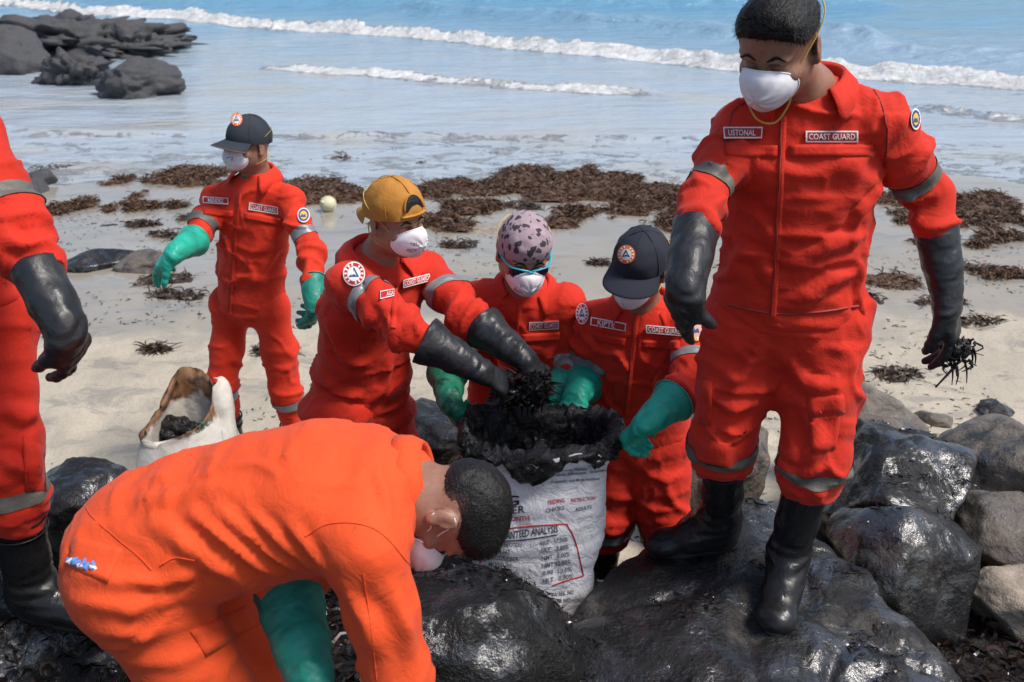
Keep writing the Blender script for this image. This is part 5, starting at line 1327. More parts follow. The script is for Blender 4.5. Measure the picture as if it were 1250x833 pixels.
# --- man with leopard print hood and blue-rimmed sunglasses
def man_leopard():
    g = dict(pel=at(628, 505, 3.26), neck=at(641, 352, 3.14)); g['hip'] = [at(600, 520, 3.28), at(655, 520, 3.28)]
    g['sh'] = [at(582, 368, 3.16), at(690, 372, 3.12)]
    g['el'] = [bone(g['sh'][0], 546, 448, .27), at(704, 440, 3.12)]
    g['wr'] = [bone(g['el'][0], 549, 492, .24), at(674, 482, 2.97)]
    feet = std_legs(g, bend=.14); report('leopard', g); root = empty('person', V3(g['pel'][0], g['pel'][1], ground(g['pel'][0], g['pel'][1]))); X, Yf, Z = frame(g)
    hc = at(640, 310, 3.05); Hm = head_frame(10, 24, 3)
    b = build_body(root, hc, Hm, g['neck'] - Z*.01, g['neck'] - Z*.09); bt = bvh(np.array([v.co[:] for v in b.data.vertices]) + np.array(root.location), [tuple(p.vertices) for p in b.data.polygons]); face_marks(root, hc, Hm, bt)
    S = SDF((-.12, -.15, -.12), (.12, .13, .16), .005); S.add(ellip((0, -.015, .036), (.085, .106, .100)), .01); S.add(ellip((0, .035, .07), (.06, .05, .045)), .03); S.add(rcone((0, -.05, -.02), (0, -.085, -.07), .07, .045), .04); S.cut(V3(0, .075, .030), nrm(V3(0, .55, -1)), .008)
    Vh, Fh = S.mesh(1); Vh = Vh + vnormals(Vh, Fh)*(.003*fbm(Vh*28, 4, 2))[:, None]; part('head_wrap', hd(hc, Hm, 1.0, Vh), Fh, M['leopard'], root)
    build_mask(root, hc, Hm, 1.0, prints=True, seed=9)
    # sunglasses
    gl = None; mb = MB()
    for q in (1, -1):
        ring = [(q*(.034 + .029*math.cos(a)), .102 - .022*(math.cos(a) + 1)**1.5*.35 - .003*math.sin(a), .002 + .021*math.sin(a)) for a in np.linspace(0, 2*math.pi, 24, endpoint=False)]
        tv, tf = tube(np.array(ring), .0018, 6, closed=True); mb.add(hd(hc, Hm, 1.0, tv), tf, 1)
        top = [(q*x, y, z) for x, y, z in ((.004, .106, .021), (.034, .101, .025), (.060, .084, .022), (.076, .045, .017), (.083, .0, .013), (.083, -.02, .006))]
        tv, tf = tube(catmull(np.array(top), 4), .0034, 6, .8); mb.add(hd(hc, Hm, 1.0, tv), tf, 0)
        c_ = np.array(ring).mean(0) + V3(0, .004, 0); mb.add(hd(hc, Hm, 1.0, np.array([c_] + ring)), [(0, i + 1, (i + 1) % 24 + 1) for i in range(24)], 1)
    tv, tf = tube(np.array([(-.01, .105, .019), (0, .108, .018), (.01, .105, .019)]), .004, 6); mb.add(hd(hc, Hm, 1.0, tv), tf, 0)
    part('sunglasses', mb.verts(), mb.f, [M['frame_blue'], M['lens']], root, fmat=mb.m)
    wear_boots(root, g, feet, seed=50); ends = [lerp(k, a, .45) for k, a in zip(g['kn'], g['an'])]
    trousers(root, g, 'red', ends, .013, 1.0, 51)
    jk, V, F, en = jacket(root, g, 'red', .0105, 1.0, (.36, .5), 9, .12, [([(600, 420), (610, 450), (625, 470)], .018, .008), ([(680, 420), (668, 440), (655, 455)], .018, .007)], .92); tree = bvh(V, F)
    build_collar(root, g['neck'], X, Yf, Z, M['red'], 40, .038, .052, .072, 4, 1.1); undershirt(root, g['neck'], X, Yf, Z, 'black')
    seam(tree, [(634, 372), (630, 410), (628, 450)], .008, .004, 'zip_placket', M['red'], jk)
    name_patch(tree, [(646, 393), (682, 391), (682, 401), (646, 403)], 'COAST GUARD', jk, 'title_patch', (.05, .95, .2, .8)); name_patch(tree, [(588, 391), (616, 394), (615, 404), (588, 402)], '', jk)
    slab(tree, [(637, 408), (684, 405), (684, 416), (637, 419)], 8, 3, .006, 'pocket_flap', M['red'], jk)
    for i, t0_ in ((0, .72), (1, .80)): band(V, F, g['sh'][i], g['el'][i], t0_, .036, .105, M['silver'], jk)
    build_glove(root, g['wr'][0], g['wr'][0] + nrm(at(566, 532, 2.80) - g['wr'][0])*.2, V3(-.75, -.6, .2), 'R', 'glove_gd', lerp(g['el'][0], g['wr'][0], .18), 'half', (30, 20), 1.0, r0=.043, r1=.068, seed=9)
    build_glove(root, g['wr'][1], g['wr'][1] + nrm(at(655, 496, 2.86) - g['wr'][1])*.2, V3(.4, -.5, .7), 'L', 'glove_g', lerp(g['el'][1], g['wr'][1], .4), 'pinch', (30, 20), 1.0, r0=.043, r1=.05, seed=10)
    tag(root, 'man in leopard print head wrap and blue rimmed sunglasses holding the printed sack', 'person', 'beach cleanup crew in red and orange')
    return g
GC = man_leopard()

# --- man in navy cap holding the right corner of the sack
def man_navy():
    g = dict(pel=at(778, 522, 3.08), neck=at(784, 374, 2.98)); g['hip'] = [at(752, 538, 3.10), at(806, 538, 3.06)]
    g['sh'] = [at(731, 392, 3.02), at(842, 390, 2.95)]
    g['el'] = [at(716, 462, 3.06), bone(g['sh'][1], 846, 468, .27)]
    g['wr'] = [at(703, 484, 2.90), bone(g['el'][1], 788, 518, .24)]
    feet = std_legs(g, bend=.10); report('navy', g)
    root = empty('person', V3(g['pel'][0], g['pel'][1], ground(g['pel'][0], g['pel'][1]))); X, Yf, Z = frame(g)
    hc = at(780, 328, 2.88); Hm = head_frame(-27, 20, 8)
    b = build_body(root, hc, Hm, g['neck'] - Z*.01, g['neck'] - Z*.09, s=0.94); bt = bvh(np.array([v.co[:] for v in b.data.vertices]) + np.array(root.location), [tuple(p.vertices) for p in b.data.polygons]); face_marks(root, hc, Hm, bt, 0.94)
    build_hair(root, hc, Hm, 0.94, 8, (.0, .0, .3), .002, 60, cap=True); cp, ct = build_cap(root, hc, Hm, 'navy', 0.94, False, 4, None, 9, .074); round_patch(ct, 765, 311, 11.5, 'cap', cp, 'cap_badge', .95)
    build_mask(root, hc, Hm, 0.94, strap='strap_y', prints=False, seed=11)
    wear_boots(root, g, feet, seed=60); ends = [lerp(k, a, .5) for k, a in zip(g['kn'], g['an'])]
    tr, TV, TF = trousers(root, g, 'red', ends, .012, 1.0, 61)
    jf = [([(835, 470), (815, 480), (800, 478)], .014, .008), ([(750, 430), (765, 450), (766, 480)], .016, .007), ([(815, 430), (800, 455), (790, 480)], .016, .007), ([(730, 460), (740, 490), (752, 510)], .016, .007)]
    jk, V, F, en = jacket(root, g, 'red', .0105, 1.0, (.42, .42), 11, .11, jf, .92); tree = bvh(V, F); tt = bvh(TV, TF)
    build_collar(root, g['neck'], X, Yf, Z, M['red'], 46, .034, .038, .074, 5, 1.05); undershirt(root, g['neck'], X, Yf, Z, 'black')
    seam(tree, [(778, 384), (773, 430), (768, 470), (764, 505)], .008, .004, 'zip_placket', M['red'], jk); seam(tree, [(776, 384), (771, 430), (766, 470), (762, 505)], .0022, .006, 'zip', M['zip'], jk)
    name_patch(tree, [(722, 387), (765, 395), (764, 405), (721, 397)], 'KIPTE', jk, tfrac=(.2, .68, .2, .8)); name_patch(tree, [(790, 397), (835, 401), (835, 411), (790, 407)], 'COAST GUARD', jk, 'title_patch', (.06, .94, .2, .8))
    slab(tree, [(726, 406), (764, 413), (763, 423), (727, 416)], 8, 3, .006, 'pocket_flap', M['red'], jk); slab(tree, [(784, 415), (830, 417), (829, 427), (784, 425)], 8, 3, .006, 'pocket_flap', M['red'], jk)
    round_patch(tree, 712, 384, 13, 'white', jk, 'sleeve_patch', .6); round_patch(tree, 849, 404, 14, 'sun', jk, 'sleeve_patch', .9)
    for i, t0_ in ((0, .62), (1, .72)): band(V, F, g['sh'][i], g['el'][i], t0_, .036, .105, M['silver'], jk)
    band(TV, TF, g['kn'][0], ends[0], .42, .038, .15, M['silver'], tr)
    build_glove(root, g['wr'][0], g['wr'][0] + nrm(at(690, 512, 2.84) - g['wr'][0])*.2, V3(-.2, -.5, .8), 'R', 'glove_g', lerp(g['el'][0], g['wr'][0], .38), 'pinch', (30, 20), 1.0, r0=.043, r1=.068, seed=11)
    build_glove(root, g['wr'][1], g['wr'][1] + nrm(at(742, 542, 2.70) - g['wr'][1])*.2, V3(.1, -.5, .85), 'L', 'glove_g', lerp(g['el'][1], g['wr'][1], .42), 'half', (30, 14), 1.0, r0=.043, r1=.068, seed=12)
    tag(root, 'man in navy badge cap and green gloves gripping the right corner of the printed sack', 'person', 'beach cleanup crew in red and orange')
    return g
GE = man_navy()

# --- man bending over in the orange coverall
def man_bending():
    g = dict(pel=at(178, 668, 1.80), neck=at(498, 592, 1.80)); g['hip'] = [at(160, 712, 1.69), at(168, 668, 1.90)]
    g['sh'] = [at(446, 668, 1.63), at(452, 600, 1.96)]
    g['el'] = [bone(g['sh'][0], 484, 822, .29, False), bone(g['sh'][1], 352, 722, .28)]
    g['wr'] = [bone(g['el'][0], 508, 960, .26, False), bone(g['el'][1], 384, 850, .25)]
    g['kn'] = [bone(g['hip'][0], 282, 880, .42, False), bone(g['hip'][1], 322, 812, .42, False)]
    g['an'] = []; feet = []
    for i in (0, 1):
        k = g['kn'][i]; x, y = k[0] - .20, k[1] + .02; z = ground(x, y); g['an'].append(V3(x, y, z + .10)); feet.append(foot_on(V3(x - .05, y, z + .002), V3(1, -.15, 0)))
    g['mid'] = V3(0, .01, .05); report('bending', g); root = empty('person', V3(g['pel'][0], g['pel'][1], ground(g['pel'][0], g['pel'][1])))
    Z = nrm(g['neck'] - g['pel']); X = nrm(g['sh'][0] - g['sh'][1]); X = nrm(X - Z*(X@Z)); Yf = np.cross(Z, X)
    hc = at(549, 622, 1.76); up = nrm(V3(.93, -.12, -.20)); f = V3(-.12, -.12, -1); f = nrm(f - up*(f@up)); Hm = np.stack([np.cross(f, up), f, up], 1); s = 1.0
    b = build_body(root, hc, Hm, g['neck'] - Z*.01, g['neck'] - Z*.09, s=s, res=.004); bt = bvh(np.array([v.co[:] for v in b.data.vertices]) + np.array(root.location), [tuple(p.vertices) for p in b.data.polygons]); face_marks(root, hc, Hm, bt, s)
    build_hair(root, hc, Hm, s, 12, (.066, .056, .70), .007, 4200, low=-.085, sl=.7); build_mask(root, hc, Hm, s, 'strap_w', prints=False, seed=12, ear=True, deep=1.5)
    wear_boots(root, g, feet, seed=70); ends = [lerp(k, a, .5) for k, a in zip(g['kn'], g['an'])]
    jf = [([(190, 640), (260, 690), (330, 735)], .020, .007), ([(225, 620), (300, 680), (350, 712)], .016, .008), ([(260, 620), (320, 670), (370, 705)], .015, .008), ([(300, 625), (345, 668), (385, 700)], .014, .007), ([(350, 640), (375, 672), (398, 700)], .014, .006),
          ([(90, 700), (150, 712), (215, 700)], .018, .0032), ([(85, 735), (160, 745), (230, 725)], .018, .0036), ([(105, 775), (180, 780), (260, 750)], .018, .0036), ([(150, 815), (220, 810), (290, 770)], .018, .0032), ([(240, 700), (200, 715), (160, 710)], .014, .006), ([(420, 720), (445, 760), (455, 800)], .02, .007), ([(480, 720), (500, 770), (505, 820)], .02, .007), ([(170, 610), (230, 600), (290, 590)], .02, .004), ([(455, 560), (470, 600), (478, 640)], .014, .005)]
    jk, V, F, en = jacket(root, g, 'orange', .0105, 1.10, (.9, .1), 13, .0, jf, 1.06, 'coverall', dep=1.10, coverall=ends, amp=.0019); tree = bvh(V, F)
    build_collar(root, g['neck'] + Z*.004, X, Yf, Z, M['orange'], 35, .042, .052, .073, 6, .8)
    # waist seam, back pocket, thigh pocket, armhole, blue cloth peeking out
    seam(tree, [(104, 590), (108, 625), (140, 655), (170, 680), (185, 696)], .0013, .0015, 'waist_seam', M['orange'], jk)
    seam(tree, [(372, 655), (400, 640), (440, 640), (470, 655), (500, 690)], .0014, .0018, 'armhole_seam', M['orange'], jk)
    slab(tree, [(92, 655), (150, 670), (132, 712), (80, 690)], 8, 6, .0025, 'back_pocket', M['orange'], jk)
    slab(tree, [(232, 770), (300, 740), (316, 762), (250, 800)], 8, 4, .006, 'pocket_flap', M['orange'], jk)
    seam(tree, [(196, 690), (214, 681), (238, 684)], .0016, .0025, 'pocket_edge', M['orange'], jk)
    seam(tree, [(443, 700), (452, 760), (460, 830)], .0012, .0014, 'sleeve_seam', M['orange'], jk)
    mb = MB(); rr = np.random.RandomState(4)
    for k in range(9):                                    # crumpled corner of a patterned cloth
        h, n = hit(tree, 84 + 4*k + rr.uniform(-2, 2), 683 + k*1.3 + rr.uniform(-3, 3))
        if h is None: continue
        v_, f_ = rock_mesh(h + n*.003, (.010, .006, .008), 300 + k, rot=rr.uniform(0, 180), sub=2, rough=.5, lump=2.5); mb.add(v_, f_, k % 3 == 1)
    if mb.n: part('blue_cloth', mb.verts(), mb.f, [M['cloth_blue'], M['patch_white']], root, fmat=mb.m)
    build_glove(root, g['wr'][0], g['wr'][0] + V3(.03, .02, -.2), V3(.2, -1, .1), 'R', 'glove_g2', lerp(g['el'][0], g['wr'][0], .6), 'half', (30, 20), 1.0, seed=13)
    build_glove(root, g['wr'][1], g['wr'][1] + nrm(g['wr'][1] - g['el'][1])*.2, V3(-.4, -.8, .2), 'L', 'glove_g2', lerp(g['el'][1], g['wr'][1], -.02), 'half', (30, 20), 1.05, r0=.056, r1=.074, seed=14)
    tag(root, 'man in bright orange coverall bending double over the oily shingle', 'person', 'beach cleanup crew in red and orange')
    return g
GF = man_bending()

# --- man with black gauntlet at the shingle's edge, most of him beyond the frame
def man_edge():
    k = .85; g = dict(pel=at(-48, 368, 2.66*k), neck=at(-118, 105, 2.62*k)); g['hip'] = [at(-92, 386, 2.70*k), at(-8, 386, 2.62*k)]
    g['sh'] = [at(-205, 150, 2.66*k), at(-38, 160, 2.56*k)]
    g['el'] = [bone(g['sh'][0], -230, 270, .26), bone(g['sh'][1], 24, 288, .275)]
    g['wr'] = [bone(g['el'][0], -222, 380, .23), bone(g['el'][1], 82, 405, .25)]
    g['an'] = []; feet = []; tr_ = bvh(EDGE[1], EDGE[2])
    for px, py, d in ((-78, 745, V3(-.2, -1, 0)), (22, 748, V3(.96, -.22, 0))):
        p, n = hit(tr_, px, py)
        if p is None: p = at(px, py, 2.25)
        q, n2, i_, _ = tr_.ray_cast(Vector(p + nrm(d)*.28 + V3(0, 0, .5)), Vector((0, 0, -1)), 1)
        toe = np.array(q) if q is not None else p + nrm(d)*.28
        dd = nrm(toe - p); dd[2] = np.clip(dd[2], -.35, .35); feet.append((p + V3(0, 0, .004), p + nrm(dd)*.28 + V3(0, 0, .004))); g['an'].append(p + nrm(dd)*.06 + V3(0, 0, .105))
    g['kn'] = [ik(g['hip'][i], g['an'][i], V3(.3, -1, 0)) for i in (0, 1)]
    g['er'] = .056; report('edge', g); root = empty('person', (feet[0][0] + feet[1][0])/2); X, Yf, Z = frame(g)
    hc = g['neck'] + V3(.02, -.05, .14); Hm = head_frame(15, 25)
    b = build_body(root, hc, Hm, g['neck'] - Z*.01, g['neck'] - Z*.09, .006); bt = bvh(np.array([v.co[:] for v in b.data.vertices]) + np.array(root.location), [tuple(p.vertices) for p in b.data.polygons]); face_marks(root, hc, Hm, bt)
    build_hair(root, hc, Hm, 1.0, 15, strands=300); build_mask(root, hc, Hm, 1.0, seed=15)
    tops = wear_boots(root, g, feet, .33, .066, 80); ends = [t_ - nrm(k - a)*.035 for t_, k, a in zip(tops, g['kn'], g['an'])]
    tr, TV, TF = trousers(root, g, 'red', ends, .010, .92, 81, [([(5, 500), (30, 510), (50, 500)], .02, .008), ([(0, 560), (30, 575), (55, 565)], .02, .009)], blouse=1.05)
    jk, V, F, en = jacket(root, g, 'red', .0095, .92, (.42, .42), 15, .05, [([(5, 285), (30, 300), (55, 295)], .016, .008)], .92); tree = bvh(V, F); tt = bvh(TV, TF)
    build_collar(root, g['neck'], X, Yf, Z, M['red'], 35)
    for i, t0_ in ((0, .72), (1, .72)): band(V, F, g['sh'][i], g['el'][i], t0_, .042, .14, M['silver_dirty'], jk)
    for i in (0, 1): band(TV, TF, g['kn'][i], ends[i], .3, .038, .16, M['silver_dirty'], tr)
    slab(tt, [(28, 532), (50, 545), (54, 600), (30, 600)], 5, 5, .007, 'cargo_pocket', M['red'], tr)
    build_glove(root, g['wr'][1], at(110, 490, 2.10), V3(.85, -.5, .2), 'L', 'glove_b', lerp(g['el'][1], g['wr'][1], .33), 'loose', (22, 12), 1.06, r0=.043, r1=.050, seed=15)
    build_glove(root, g['wr'][0], g['wr'][0] + V3(0, -.05, -.2), V3(-1, -.3, 0), 'R', 'glove_b', lerp(g['el'][0], g['wr'][0], .25), 'relax', (18, 10), 1.05, r0=0.045, r1=0.057, seed=16)
    tag(root, 'man with one arm hanging in a black gauntlet beside the bending man', 'person', 'beach cleanup crew in red and orange')
man_edge()
print('people', round(time.time() - T0, 1))
# ------------------------------------------------------------------ sacks, float, clumps of oil
def big_sack():
    top = at(660, 521, 2.66); bot = at(652, 742, 2.575); root = empty('feed_sack', bot)
    nu, nv = 96, 56; Vv = []
    Z = nrm(top - bot)
    def prof(v):
        a = np.interp(v, [0, .04, .15, .45, .75, .92, 1], [.125, .165, .185, .205, .208, .214, .226]); b = np.interp(v, [0, .04, .15, .45, .75, 1], [.10, .125, .135, .140, .140, .145]); return a, b
    def pt(u, v, off=0.0):
        a, b = prof(v); c, s = math.cos(u), math.sin(u); e = 2/2.5
        x = (a + off)*np.sign(c)*abs(c)**e; y = (b + off)*np.sign(s)*abs(s)**e
        p = lerp(bot, top, v) + V3(x, y, 0)
        if v > .9: p[2] += (v - .9)*10*(.012*math.cos(2*u + .5) + .008*math.sin(3*u))
        return p
    V = np.array([pt(2*math.pi*i/nu, (j/nv)) for j in range(nv + 1) for i in range(nu)]); F = np.array(grid_faces(nu, nv + 1, True)); N = vnormals(V, F)
    P = V - bot; w = fbm(P*np.array([5, 5, 17]) + V3(0, 0, 0) + .25*np.stack([vnoise(P*6, 3)]*3, 1), 51, 3); w2 = np.abs(vnoise(P*np.array([7, 7, 12]) + V3(P[:, 0].mean(), 0, 0), 52)); diag = vnoise(np.stack([P[:, 0]*9 + P[:, 2]*9, P[:, 1]*5, P[:, 2]*16 - P[:, 0]*8], 1), 55)
    V = V + N*((.0065*w - .008*np.exp(-(w2/.09)**2) + .0055*diag)*np.clip((1 - (P@Z)/np.linalg.norm(top - bot))*6, .1, 1))[:, None]
    F = [tuple(f) for f in F] + [tuple(reversed(range(nu)))]
    sack = part('woven_bag', V, F, M['sack'], root)
    tree = BVHTree.FromPolygons([tuple(v) for v in V], [tuple(int(i) for i in f) for f in F])
    # orange sewn base
    Vb = np.array([pt(2*math.pi*i/nu, v, .004) for v in (0, .02, .045, .062) for i in range(nu)]); part('sewn_base', Vb, grid_faces(nu, 4, True), M['hemp'], root)
    # oily liner folded over the mouth
    nl = 200; rows = []
    for i in range(nl):
        u = 2*math.pi*i/nl; front = max(0.0, -math.sin(u)); drop = .10*(.45 + .55*abs(math.cos(u*1.0 + .4))) + .03*math.sin(3*u) + .018*math.sin(7*u + 1) - .055*math.exp(-((u - 5.15)/.36)**2)
        drop = max(drop, .022); col = []
        H = np.linalg.norm(top - bot)
        for k in range(8): t_ = k/7; col.append(pt(u, 1 - drop*(1 - t_)/H, .018 + .010*math.sin(t_*math.pi)))
        r0 = pt(u, 1, .006); cen = top
        col.append(r0 + V3(0, 0, .016)); inn = nrm(cen - r0)
        for k in range(1, 13): t_ = k/12; col.append(r0 + inn*(.024 + .055*t_) + V3(0, 0, .012 - .26*t_))
        rows.append(col)
    L = np.array(rows); nr = L.shape[1]; V2 = L.reshape(-1, 3); F2 = np.array([(i*nr + k, ((i + 1) % nl)*nr + k, ((i + 1) % nl)*nr + k + 1, i*nr + k + 1) for i in range(nl) for k in range(nr - 1)])
    N2 = vnormals(V2, F2); q = V2 - top; V2 = V2 + N2*(.006*fbm(q*26, 61, 3) + .016*np.maximum(0, 1 - np.abs(vnoise(q*np.array([20, 20, 13]) + 2*np.stack([vnoise(q*9, 8)]*3, 1), 62))*4) + .010*np.maximum(0, 1 - np.abs(vnoise(q*34, 63))*4) - .007)[:, None]
    lo = part('oily_liner', V2, F2, M['liner'], root); m = lo.modifiers.new('thick', 'SOLIDIFY'); m.thickness = .003
    # contents
    g = 40; Vc = []; 
    for j in range(g):
        for i in range(g):
            a, b = (i/(g - 1)*2 - 1), (j/(g - 1)*2 - 1); r = math.hypot(a, b); k = max(abs(a), abs(b))/max(r, 1e-6)
            Vc.append(top + V3(a*k*.19, b*k*.115, -.17 + .03*(1 - r*k*r*k)))
    Vc = np.array(Vc); Vc[:, 2] += .03*fbm(Vc*16, 71, 4); part('oily_contents', Vc, grid_faces(g, g), M['contents'], root)
    rng = np.random.RandomState(5); pp = Vc[rng.choice(len(Vc), 220)]; fv, ff = fronds(rng, pp, None, .05, .006, .8, 3); so = part('oily_weed_tangle', fv, ff, M['weed_oil'], root); so['kind'] = 'stuff'
    # printing
    def ink(c, s, mat='ink', lift=.0022):
        UV, Ft = text_geo(s); Vt, Ft = lay(tree, c, UV, Ft, lift)
        if len(Ft): part('printed_text', Vt, Ft, M[mat], sack, smooth=False)
    def row(x0, y0, x1, y1, h, s, mat='ink'): ink([(x0, y0 - h), (x1, y1 - h), (x1, y1), (x0, y0)], s, mat)
    row(676, 577, 716, 575, 5, 'Phosphorus, Vitamins', 'ink_grey'); row(722, 570, 738, 568, 4.5, 'Trace', 'ink_grey'); row(674, 583, 716, 580, 5, 'Minerals, Ethoxyquin,', 'ink_grey'); row(720, 579, 739, 576, 4.5, 'Enzymes', 'ink_grey'); row(673, 591, 732, 587, 5, 'Enzymatic and Mold Inhibitor', 'ink_grey')
    row(669, 616, 689, 613, 5, 'FEEDING', 'ink_red'); row(697, 613, 726, 610, 4.5, 'INSTRUCTION', 'ink_red'); row(666, 626, 689, 622, 5, 'CHICKS', 'ink_grey'); row(702, 624, 722, 621, 4.5, 'ADULTS', 'ink_grey')
    row(616, 619, 634, 617, 13, 'G'); row(606, 629, 641, 626, 9, 'OPER'); row(618, 637, 646, 635, 6, 'MONTH', 'ink_red')
    row(598, 661, 681, 650, 9, 'GUARANTEED ANALYSIS')
    for k, (a, b) in enumerate((('CRUDE PROTEIN', 'NLT   17.00%'), ('CRUDE FAT', 'NLT    3.00%'), ('CRUDE FIBER', 'NMT   8.00%'), ('MOISTURE', 'NMT 12.00%'), ('CALCIUM', '0.90 -1.10%'), ('', 'NLT   0.70%'))):
        w_ = (40, 26, 36, 28, 27, 0)[k]
        if a: row(597, 666 + k*8.4, 597 + w_, 668.5 + k*8.4, 5.6, a, 'ink_grey')
        row(660 + k*.6, 668 + k*9.2 - 2, 693 + k*1.2, 662 + k*9.0 - 1, 5.8, b, 'ink_grey')
    row(674, 729, 700, 725, 5, 'BAI REG. NO'); row(674, 737, 700, 734, 5, 'CFPR NO. -')
    row(606, 716, 645, 722, 4.5, 'Gallus and Poultry Feeds', 'ink_grey'); row(600, 709, 636, 717, 4.2, 'Rice Bran, Molasses', 'ink_grey')
    def stroke(pl, w_, mat): 
        o = seam(tree, pl, w_, .0022, 'printed_line', M[mat], sack)
    stroke([(622, 645), (655, 642), (690, 640), (692, 641)], .0022, 'ink_red'); stroke([(692, 641), (700, 655), (706, 675), (712, 703)], .0022, 'ink_red'); stroke([(712, 703), (695, 708), (674, 715)], .0022, 'ink_red'); stroke([(596, 655), (588, 675), (585, 699)], .0022, 'ink_red'); stroke([(604, 661), (640, 659), (680, 653)], .0016, 'ink')
    ring = [(630 + 8*math.cos(a), 573 + 10*math.sin(a)) for a in np.linspace(-2.4, 2.3, 12)]; stroke(ring, .007, 'patch_blue')
    # white corner of the bag folded out below the liner
    UV, Fg = gridUV(10, 5); c = [(648, 562), (722, 545), (736, 560), (652, 578)]; Vf, Ff = lay(tree, c, UV, Fg, .020)
    if len(Ff): Vf = Vf + V3(0, -.004, 0) + .003*np.stack([0*Vf[:, 0], vnoise(Vf*60, 4), vnoise(Vf*50, 5)], 1); o = part('folded_corner', Vf, Ff, M['sack'], root); m = o.modifiers.new('thick', 'SOLIDIFY'); m.thickness = .002
    tag(root, 'white printed feed sack with a black oily liner folded over its mouth', 'sack')
big_sack()
def old_sack():
    rim_px = [(172, 534), (182, 518), (199, 493), (209, 470), (218, 453), (228, 450), (247, 455), (259, 469), (260, 484), (254, 504), (236, 526), (210, 537), (192, 541)]
    Yof = lambda y: np.interp(y, [450, 541], [3.84, 3.52])
    rim = catmull(np.array([at(x, y, Yof(y)) for x, y in rim_px]), 7, True); n = len(rim); c0 = rim.mean(0); gz = ground(c0[0], 3.68)
    bx = at(232, 560, 3.68)[0]; ang = np.unwrap(np.arctan2(rim[:, 1] - c0[1], rim[:, 0] - c0[0])); base = np.stack([bx + .215*np.cos(ang), 3.68 + .155*np.sin(ang), 0*ang + gz], 1)
    root = empty('stained_sack', (bx, 3.68, gz)); rng = np.random.RandomState(3)
    rows = []; st = []
    for k in range(17):
        t_ = k/16; p = lerp(base, rim, t_); out = nrm_rows(p - np.stack([0*ang + bx, 0*ang + 3.68, p[:, 2]], 1)); p = p + out*(.055*math.sin(t_*math.pi)); rows.append(p); st.append(np.full(n, -.05 + .6*t_**7))
    rows.append(rim + V3(0, 0, .008)); st.append(np.full(n, .62)); cen = c0 + V3(.02, .05, -.10)
    for k in range(1, 12):
        t_ = k/11; low = np.stack([bx + .16*np.cos(ang), 3.68 + .105*np.sin(ang), 0*ang + gz + .06], 1); p = lerp(rim, low, t_); p = p + (c0 - p)*.10*math.sin(min(t_*4, 1)*math.pi/2)*0.4; rows.append(p); st.append(np.full(n, .60 - 1.1*min(t_*1.6, .62) ))
    V = np.concatenate(rows); S_ = np.concatenate(st); F = np.array(grid_faces(n, len(rows), True)); N = vnormals(V, F)
    V = V + N*(.010*fbm(V*11, 81, 3) + .007*np.abs(vnoise(V*np.array([22, 22, 9]), 82)))[:, None]
    o = part('woven_bag', V, F, M['sack_old'], root); fattr(o.data, 'stain', S_ + .35*vnoise(V*7, 83)); m = o.modifiers.new('thick', 'SOLIDIFY'); m.thickness = .003
    # collapsed flap on the seaward side
    A = np.array([at(261, 458, 3.80), at(275, 464, 3.78), at(284, 490, 3.74), at(291, 540, 3.70)]); B = np.array([at(259, 470, 3.72), at(262, 500, 3.68), at(266, 530, 3.64), at(270, 560, 3.60)]); a_, b_ = catmull(A, 5), catmull(B, 5); m_ = len(a_)
    Vf = np.concatenate([lerp(a_, b_, s_) + V3(.012*math.sin(s_*math.pi), -.014*math.sin(s_*math.pi), 0) for s_ in np.linspace(0, 1, 9)]); Vf = Vf + .014*np.stack([vnoise(Vf*20, 3), vnoise(Vf*20, 4), vnoise(Vf*20, 5)], 1)
    o2 = part('collapsed_flap', Vf, grid_faces(m_, 9), M['sack_old'], root); fattr(o2.data, 'stain', .12 + .1*vnoise(Vf*8, 1)); md = o2.modifiers.new('thick', 'SOLIDIFY'); md.thickness = .003
    tr = bvh(V, F)
    for k in range(3):
        UV, Ft = text_geo('GRO'[k]); x = 238 + k*6.5; y = 529 - k*4; Vt, Ft = lay(tr, [(x, y - 9), (x + 5, y - 10), (x + 5, y - 1), (x, y)], UV, Ft, .006)
        if len(Ft): part('printed_text', Vt, Ft, M['ink_green'], o, smooth=False)
    # dark bundle inside
    Vb, Fb = rock_mesh(at(210, 516, 3.68) + V3(0, .02, -.05), (.12, .07, .07), 91, rot=-20, sub=4, rough=.3, lump=2.5); part('dark_bundle', Vb, Fb, M['liner'], root)
    tag(root, 'old white sack with brown stained open mouth standing on the sand', 'sack')
old_sack()
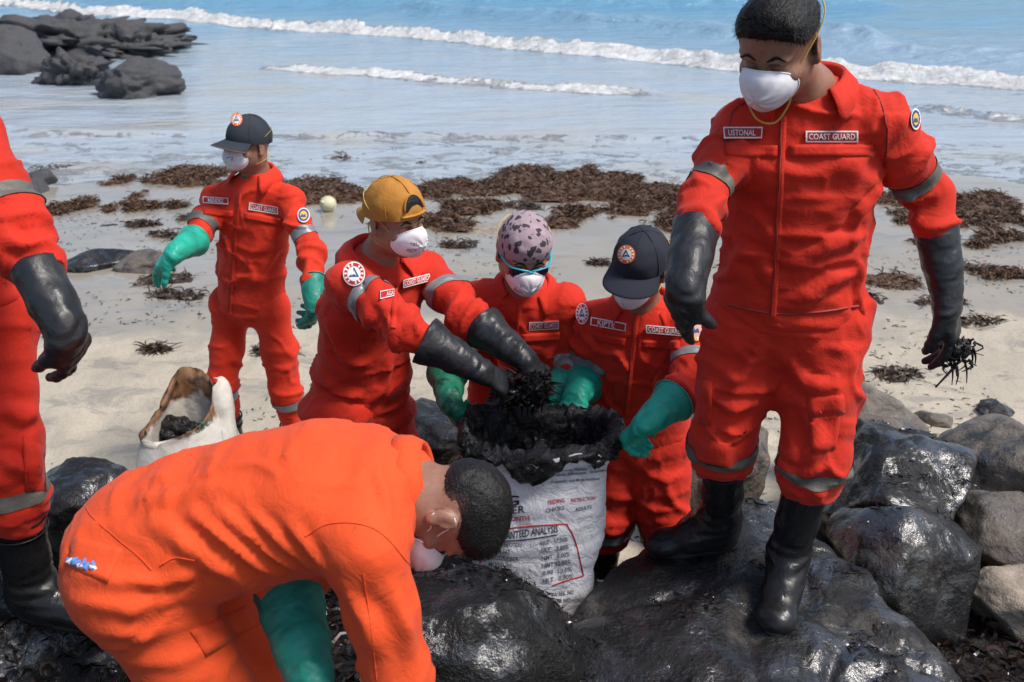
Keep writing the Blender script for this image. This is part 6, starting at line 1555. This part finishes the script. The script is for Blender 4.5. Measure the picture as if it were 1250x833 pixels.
def small_things():
    c = atz(401, 258, ground(*(atz(401, 258, 0)[:2]))); r = .073; V, F = ICO[4]; V = V*(1 + .02*fbm(V*2, 3, 2))[:, None]*V3(1, 1, .96)*r + c + V3(0, 0, r*.9)
    root = empty('net_float', c); part('shell', V, F, M['buoy'], root)
    ring = [c + V3(math.cos(a)*r*1.0, math.sin(a)*r*.45, r*.9 + math.sin(a)*r*.9) for a in np.linspace(0, 2*math.pi, 30, endpoint=False)]; tv, tf = tube(np.array(ring), .004, 6, closed=True); part('moulding_seam', tv, tf, M['buoy'], root)
    tv, tf = tube(np.array([c + V3(-.03, -.05, r*1.3), c + V3(-.045, -.075, r*1.45)]), .016, 8); part('lug', tv, tf, M['buoy'], root)
    tag(root, 'round dirty white float lying among the seaweed', 'float')
    # clump of oil and weed held over the sack
    rng = np.random.RandomState(17); root = empty('oily_clump', at(640, 480, 2.70))
    Vc, Fc = rock_mesh(at(636, 474, 2.705), (.065, .05, .045), 95, sub=4, rough=.45, lump=3, fine=.12); part('tarry_mass', Vc, Fc, M['rock_tar'], root)
    pts = np.array([at(rng.uniform(606, 672), rng.uniform(452, 492), rng.uniform(2.66, 2.75)) for _ in range(420)]); V, F = fronds(rng, pts, None, .05, .0045, .9, 3); V[:, 2] -= .01; o = part('weed_strands', V, F, [M['weed_oil'], M['weed_red']], root, fmat=rng.choice([0, 1], len(F), p=[.85, .15])); o['kind'] = 'stuff'
    dr = MB()
    for k in range(16):
        p = at(rng.uniform(610, 662), rng.uniform(482, 492), rng.uniform(2.67, 2.73)); L = rng.uniform(.02, .075); q = catmull(np.array([p, p + V3(rng.normal(0, .006), rng.normal(0, .006), -L*.5), p + V3(rng.normal(0, .01), 0, -L)]), 4); tv, tf = tube(q, np.linspace(.005, .0015, len(q)), 6); dr.add(tv, tf)
    part('hanging_drips', dr.verts(), dr.f, M['weed_oil'], root); tag(root, 'dripping clump of black oil and weed held over the sack', 'oil clump')
    # weed and twig in the standing man's glove
    w = GA['wr'][1]; h = at(1166, 432, 2.36) ; root = empty('oily_weed_tuft', h); 
    Vc, Fc = rock_mesh(at(1170, 428, 2.335), (.030, .018, .036), 97, sub=4, rough=.6, lump=3, fine=.15); part('tarry_mass', Vc, Fc, M['contents'], root); mb = MB()
    for k in range(46):
        p = at(rng.uniform(1150, 1190), rng.uniform(412, 446), 2.335 + rng.uniform(-.02, .02)); L_ = rng.uniform(.012, .045); q = catmull(np.array([p, p + V3(rng.normal(0, .010), rng.normal(0, .006), -L_*.45), p + V3(rng.normal(0, .016), rng.normal(0, .008), -L_)]), 3); tv, tf = tube(q, np.linspace(.0035, .0010, len(q)), 5); mb.add(tv, tf)
    o = part('weed_strands', mb.verts(), mb.f, M['weed_oil'], root); o['kind'] = 'stuff'
    dr = MB()
    for x, y, dx, dy in ((1160, 440, 2, 30), (1176, 436, 4, 32), (1188, 425, 2, 22), (1168, 448, -1, 22)):
        q = catmull(np.array([at(x, y, 2.34), at(x + dx*.5 + 2, y + dy*.5, 2.34), at(x + dx, y + dy, 2.34)]), 4); tv, tf = tube(q, np.linspace(.004, .0012, len(q)), 6); dr.add(tv, tf)
    part('trailing_strands', dr.verts(), dr.f, M['weed_oil'], root); tag(root, 'tuft of black weed caught in the fingers of the standing man', 'weed tuft')
    tv, tf = tube(catmull(np.array([at(1172, 440, 2.33), at(1158, 456, 2.32), at(1142, 473, 2.30)]), 5), np.linspace(.0045, .0025, 11), 7)
    thing_mesh('twig', tv, tf, M['weed_oil'], 'thin oil blackened twig held by the standing man', 'twig')
small_things()
print('done', round(time.time() - T0, 1), 'verts', sum(len(o.data.vertices) for o in scene.objects if o.type == 'MESH'))
